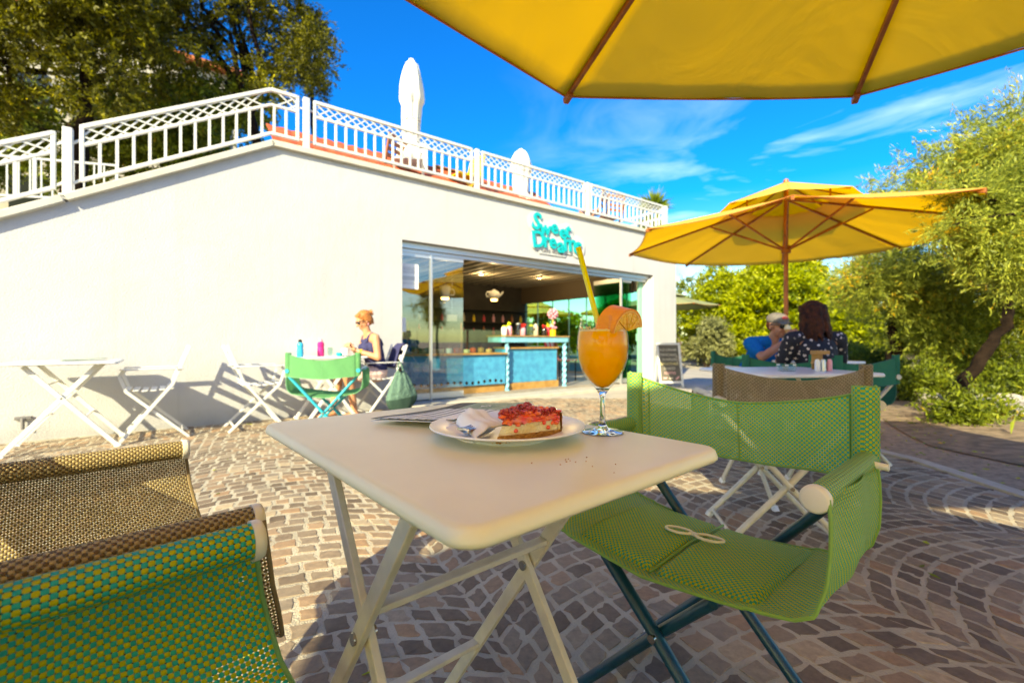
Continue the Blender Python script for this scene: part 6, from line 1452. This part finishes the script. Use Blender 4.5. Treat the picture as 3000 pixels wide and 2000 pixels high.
# trees on the slope behind the stair
G3 = 3.25
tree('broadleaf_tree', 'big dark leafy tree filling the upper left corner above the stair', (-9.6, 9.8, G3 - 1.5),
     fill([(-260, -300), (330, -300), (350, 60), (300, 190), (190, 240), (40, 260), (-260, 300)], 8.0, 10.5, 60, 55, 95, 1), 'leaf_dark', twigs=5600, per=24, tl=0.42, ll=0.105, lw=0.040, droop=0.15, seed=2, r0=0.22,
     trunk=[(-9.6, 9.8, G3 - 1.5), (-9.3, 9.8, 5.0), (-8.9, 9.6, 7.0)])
tree('broadleaf_tree', 'tall dark tree behind the railing peak with sky showing through its edge', (-6.05, 11.6, G3),
     fill([(330, -260), (640, -260), (655, 20), (715, 60), (725, 150), (660, 190), (700, 215), (640, 240), (440, 240), (330, 190), (310, 60)], 10.5, 13.0, 48, 30, 56, 4), 'leaf_dark', twigs=3600, per=22, tl=0.42, ll=0.105, lw=0.036, droop=0.1, seed=5, r0=0.17,
     trunk=[(-6.15, 11.6, G3 - 0.5), (-6.2, 11.6, 4.8), (-6.6, 11.5, 6.6)])
tree('slender_tree', 'small dark tree tip at the right end of the upper left trees', (-5.6, 13.0, G3 - 0.5),
     [cl(722, 70, 13, 24), cl(716, 165, 13, 26), cl(722, 200, 13, 22), cl(695, 110, 13, 22), cl(728, 45, 13, 12)], 'leaf_dark', twigs=420, per=20, tl=0.35, ll=0.09, lw=0.03, droop=0.0, seed=9, r0=0.07, up=0.4,
     trunk=[(-5.6, 13.0, G3 - 0.5), (-5.65, 13.0, 6.0), (-5.7, 13, 8.2)])
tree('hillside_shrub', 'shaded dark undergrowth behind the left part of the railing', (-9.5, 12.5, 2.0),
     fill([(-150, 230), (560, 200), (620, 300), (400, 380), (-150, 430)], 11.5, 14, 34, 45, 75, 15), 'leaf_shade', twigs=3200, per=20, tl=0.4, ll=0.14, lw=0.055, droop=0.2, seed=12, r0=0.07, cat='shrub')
# house beyond those trees
H = thing('hillside_house', 'cream house with orange tiled eave half hidden by the upper left trees', 'house', (-16.2, 19.4, 3.0), R_(38))
g = MB(); g.box((0, 0, 4.5), (7.0, 6, 9.0)); g.build('wall', M['house'], H, smooth=0)
g = MB(); g.add([(-3.8, -3.4, 9.0), (3.8, -3.4, 9.0), (3.8, 3.4, 9.0), (-3.8, 3.4, 9.0), (-3.8, -3.4, 9.18), (3.8, -3.4, 9.18), (3.8, 3.4, 9.18), (-3.8, 3.4, 9.18), (-1.5, 0, 10.5), (1.5, 0, 10.5)], [(3, 2, 1, 0), (0, 1, 5, 4), (1, 2, 6, 5), (2, 3, 7, 6), (3, 0, 4, 7), (4, 5, 9, 8), (5, 6, 9), (6, 7, 8, 9), (7, 4, 8)]); g.build('roof', M['roof'], H, smooth=0)
for x in (-2.6, 0.2, 2.8):
    for z in (2.8, 6.4): g = MB(); g.box((x, -3.02, z), (0.9, 0.08, 1.4)); wd = g.build('window', M['window_dark'], H, smooth=0); g = MB(); g.box((x, -3.05, z - 0.78), (1.1, 0.14, 0.08)); g.build('window_sill', M['white_paint'], wd, smooth=0)
g = MB(); g.grid(30, 14, lambda u, v: (-30 + u * 26.5, 11.2 + v * 20, 2.9 + 0.3 * math.sin(u * 9) * v + 0.5 * v)); tag(g.build('hillside', M['soil']), kind='structure')
# palm by the far corner of the terrace
pb = ray(1497, 520, 15.5); pm = thing('palm_tree', 'green palm showing above the far end of the terrace railing', 'palm', (pb.x, pb.y, 0))
g = MB(); g.tube([(0, 0, 0), (0.05, 0, 2.5), (0, 0, pb.z - 0.2)], [0.16, 0.14, 0.12], 12); g.build('trunk', M['bark_pale'], pm)
PP = []; DD = []; LL = []; WW = []; rg = np.random.default_rng(3); topz = ray(1500, 475, 15.5).z
for cc in ((0.05, 0, topz), (0.0, 0.1, topz - 0.7)):
    for k in range(260):
        d = rg.normal(size=3); d[2] = abs(d[2]) * 0.9 - 0.25; d /= np.linalg.norm(d); l = rg.uniform(0.45, 0.8); PP.append(np.array(cc) + d * l * 0.5); DD.append(d); LL.append(l); WW.append(0.045)
leaf_object('crown', M['leaf_palm'], pm, np.array(PP), np.array(DD), np.array(LL), np.array(WW))
# tamarisks on the right
TAM = dict(tl=0.38, ll=0.075, lw=0.014, splay=0.45)
tree('tamarisk_tree', 'big feathery tamarisk with rusty tints hanging in from the upper right', (6.9, 6.2, 0.0),
     fill([(2090, 465), (2150, 420), (2230, 370), (2300, 330), (2370, 330), (2500, 290), (2520, 640), (2300, 640), (2240, 560), (2230, 500), (2130, 490)], 5.8, 7.6, 56, 24, 50, 31) + [cl(2045, 425, 7.4, 26), cl(2110, 375, 7.0, 24), cl(2175, 355, 6.8, 30), cl(2225, 305, 6.6, 26), cl(2300, 285, 6.4, 30), cl(2345, 250, 6.2, 28), cl(1995, 455, 7.6, 18)], 'leaf_tam', 'bark', twigs=5000, per=26, droop=0.15, seed=32, r0=0.085, up=0.25,
     trunk=[ray(2185, 950, 6.2) * 1.0, ray(2205, 880, 6.2), ray(2260, 810, 6.2), ray(2312, 750, 6.2), ray(2330, 650, 6.3), ray(2350, 560, 6.4)], **TAM)
tree('tamarisk_tree', 'grey green tamarisk behind the parasol, above the leaning twin trunks', (6.9, 8.3, 0.0),
     fill([(1960, 620), (2080, 590), (2200, 600), (2250, 640), (2240, 780), (2120, 790), (2010, 740), (1950, 690)], 7.4, 9.0, 44, 32, 60, 33), 'leaf_tam', 'bark', twigs=3600, per=24, droop=0.2, seed=34, r0=0.11,
     trunk=[ray(2020, 890, 8.3), ray(2040, 840, 8.3), ray(2058, 790, 8.3), ray(2045, 730, 8.3), ray(2080, 650, 8.3)], **TAM)
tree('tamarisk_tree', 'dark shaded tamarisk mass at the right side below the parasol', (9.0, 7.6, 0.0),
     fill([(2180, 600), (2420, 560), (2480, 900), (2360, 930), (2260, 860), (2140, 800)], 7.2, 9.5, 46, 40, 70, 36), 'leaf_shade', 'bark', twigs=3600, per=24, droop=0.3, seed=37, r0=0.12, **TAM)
tree('tamarisk_branch', 'feathery branch hanging in front of the parasol tip at the right', (5.6, 3.7, 0.0),
     [cl(2262, 470, 4.1, 34), cl(2290, 540, 4.1, 40), cl(2230, 425, 4.15, 22), cl(2195, 505, 4.0, 16), cl(2155, 528, 3.9, 14), cl(2320, 430, 4.2, 45), cl(2240, 560, 4.2, 26), cl(2340, 600, 4.1, 45), cl(2215, 455, 4.0, 15)], 'leaf_tam', 'bark', twigs=1100, per=26, tl=0.26, ll=0.05, lw=0.010, splay=0.45, droop=0.35, seed=41, r0=0.05,
     trunk=[(5.6, 3.7, 0.0), (5.3, 3.8, 1.2), (4.9, 4.0, 2.0)], cat='shrub')
for i, (px, py, d, r, lb) in enumerate([(2110, 890, 7.2, 48, 'low dark bush at the foot of the leaning tamarisk trunk'), (2250, 960, 5.2, 60, 'low dark bush nearest the path on the right'), (2330, 900, 6.5, 70, 'tall dark bush at the right side under the tamarisk'), (2010, 840, 10.5, 40, 'dark bush behind the dark green chairs'), (1945, 815, 12, 40, 'bush behind the woman in the floral top'), (2190, 850, 9.5, 70, 'rounded bush between the two tamarisk trunks')]):
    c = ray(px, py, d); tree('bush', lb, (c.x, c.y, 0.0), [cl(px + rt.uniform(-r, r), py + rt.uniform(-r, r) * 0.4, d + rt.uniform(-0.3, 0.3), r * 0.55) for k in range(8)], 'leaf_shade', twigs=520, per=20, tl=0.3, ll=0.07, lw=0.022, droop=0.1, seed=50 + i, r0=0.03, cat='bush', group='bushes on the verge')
# bright trees across the plaza
def pine(px0, px1, top, bot, d, n, r, lb, seed, m='leaf_pine', tw=1500):
    cx = (px0 + px1) / 2; b = ray(cx, 784, d); poly = [(px0, bot), (px0 + (px1 - px0) * 0.1, (top + bot) / 2), (px0 + (px1 - px0) * 0.35, top + 8), (cx, top), (px1 - (px1 - px0) * 0.2, top + 20), (px1, (top + bot) / 2), (px1, bot)]
    return tree('pine_tree', lb, (b.x, b.y, 0.0), fill(poly, d - 1.2, d + 1.2, n, r * 0.6, r, seed), m, 'bark_pale', twigs=tw, per=20, tl=0.40, ll=0.16, lw=0.06, droop=0.05, seed=seed, r0=0.16, group='bright trees across the plaza', up=0.2)
pine(1665, 1930, 600, 815, 18.5, 90, 36, 'bright yellow green tree left of the parasol pole, largest across the plaza', 61, tw=5600)
pine(1570, 1720, 632, 800, 20.5, 44, 28, 'bright tree just right of the building corner', 62, tw=1600)
pine(1595, 1665, 745, 808, 16.5, 12, 16, 'grey green tree low in front of the bright trees', 64, 'leaf_grey', tw=420)
pine(1880, 2010, 690, 830, 14.5, 40, 30, 'bright low tree behind the woman with brown hair', 65, tw=1700)
pine(1500, 1640, 640, 800, 30, 30, 24, 'far darker tree behind the trees by the building corner', 66, 'leaf_shade', tw=900)
pine(1640, 2100, 640, 815, 30, 60, 34, 'dark tree belt behind the bright trees', 67, 'leaf_shade', tw=2600)
for i, (px, d, lb) in enumerate([(1235, 26, 'green bush outside the shop side window at its left end'), (1290, 24, 'green bush outside seen past the lollipop stand'), (1400, 27, 'bush on the slope outside, seen through the side window behind the juice glass'), (1450, 25, 'bush outside behind the folded glass doors')]):
    c = ray(px, 784, d); tree('bush', lb, (c.x, c.y, 0.0), [cl(px + rt.uniform(-45, 45), 765 + rt.uniform(-20, 20), d + rt.uniform(-1, 1), 26) for k in range(10)], 'leaf_pine', twigs=420, per=16, tl=0.4, ll=0.22, lw=0.09, droop=0.1, seed=70 + i, r0=0.03, cat='bush', group='bushes outside the side window')
# reflected surroundings behind the camera
for i, (x, y, r) in enumerate([(-9, -15, 2.6), (-4, -17, 2.8), (2, -16, 2.5), (8, -15, 2.8), (-15, -13, 2.8)]):
    rg_ = random.Random(90 + i); cs = [((x + rg_.uniform(-r, r), y + rg_.uniform(-1, 1), 3.2 + rg_.uniform(-1.6, 1.8)), (1.0, 1.0, 0.8)) for k in range(14)]
    tree('park_tree', ['tree reflected at the far left of the shop glass', 'tree reflected behind the parasols in the glass', 'tree behind the viewer seen only in reflections', 'tree reflected at the right of the shop mirror', 'tree beside the terrace reflected in the glass'][i], (x, y, 0.0), cs, 'leaf_dark', twigs=420, per=16, tl=0.5, ll=0.20, lw=0.09, droop=0.1, seed=95 + i, r0=0.16, group='')
# rocks along the verge and fallen leaves on the gravel
for i, (px, py, d, r, lb) in enumerate([(2090, 880, 7.6, 0.30, 'pale flat rock left of the leaning trunk'), (2130, 912, 6.9, 0.26, 'pale low rock at the foot of the leaning trunk'), (2290, 925, 6.0, 0.42, 'long pale rock slab on the right verge'), (2345, 965, 5.3, 0.40, 'pale rock by the right side of the path'), (2045, 900, 7.4, 0.22, 'small pale rock nearest the dark green chairs')]):
    p = ray(px, py, d); s = thing('rock', lb, 'rock', (p.x, p.y, 0.02), rt.uniform(0, 3), 'pale rocks on the verge'); g = MB(); rq = random.Random(i)
    g.ball((0, 0, 0.03), (r * 1.3, r * 0.8, r * 0.35), 16, 10); g.v = [(x * (1 + rq.gauss(0, 0.05)), y * (1 + rq.gauss(0, 0.05)), z * (1 + rq.gauss(0, 0.1))) for x, y, z in g.v]; g.build('rock_body', M['rock'], s, smooth=25)
rg = np.random.default_rng(8); n = 2600; X = np.where(rg.uniform(0, 1, n) < 0.10, rg.uniform(-3, 3.2, n), rg.uniform(3.1, 8.0, n)); Y = rg.uniform(1.0, 9.5, n); Y = np.where(X < 2.5, np.minimum(Y, 5.0), Y)
tag(leaf_object('fallen_leaves', M['leaf_tam'], None, np.stack([X, Y, np.full(n, 0.004)], 1), np.stack([rg.normal(size=n), rg.normal(size=n), rg.normal(size=n) * 0.05], 1), rg.uniform(0.02, 0.05, n), rg.uniform(0.006, 0.016, n)), kind='stuff')
n = 9000; X = rg.uniform(3.9, 16.0, n); Y = rg.uniform(1.5, 22, n); k = X > 4.5 + 4.6 * np.clip((Y - 4) / 9, 0, 1) + 0.6 * np.sin(Y * 2.2); X, Y = X[k], Y[k]; n = len(X)
tag(leaf_object('grass', M['leaf_shade'], None, np.stack([X, Y, rg.uniform(0.06, 0.18, n)], 1), np.stack([rg.normal(size=n) * 0.4, rg.normal(size=n) * 0.4, np.ones(n)], 1), rg.uniform(0.12, 0.30, n), rg.uniform(0.010, 0.02, n)), kind='stuff')
for o in bpy.data.objects:
    if o.get('group') == '': del o['group']
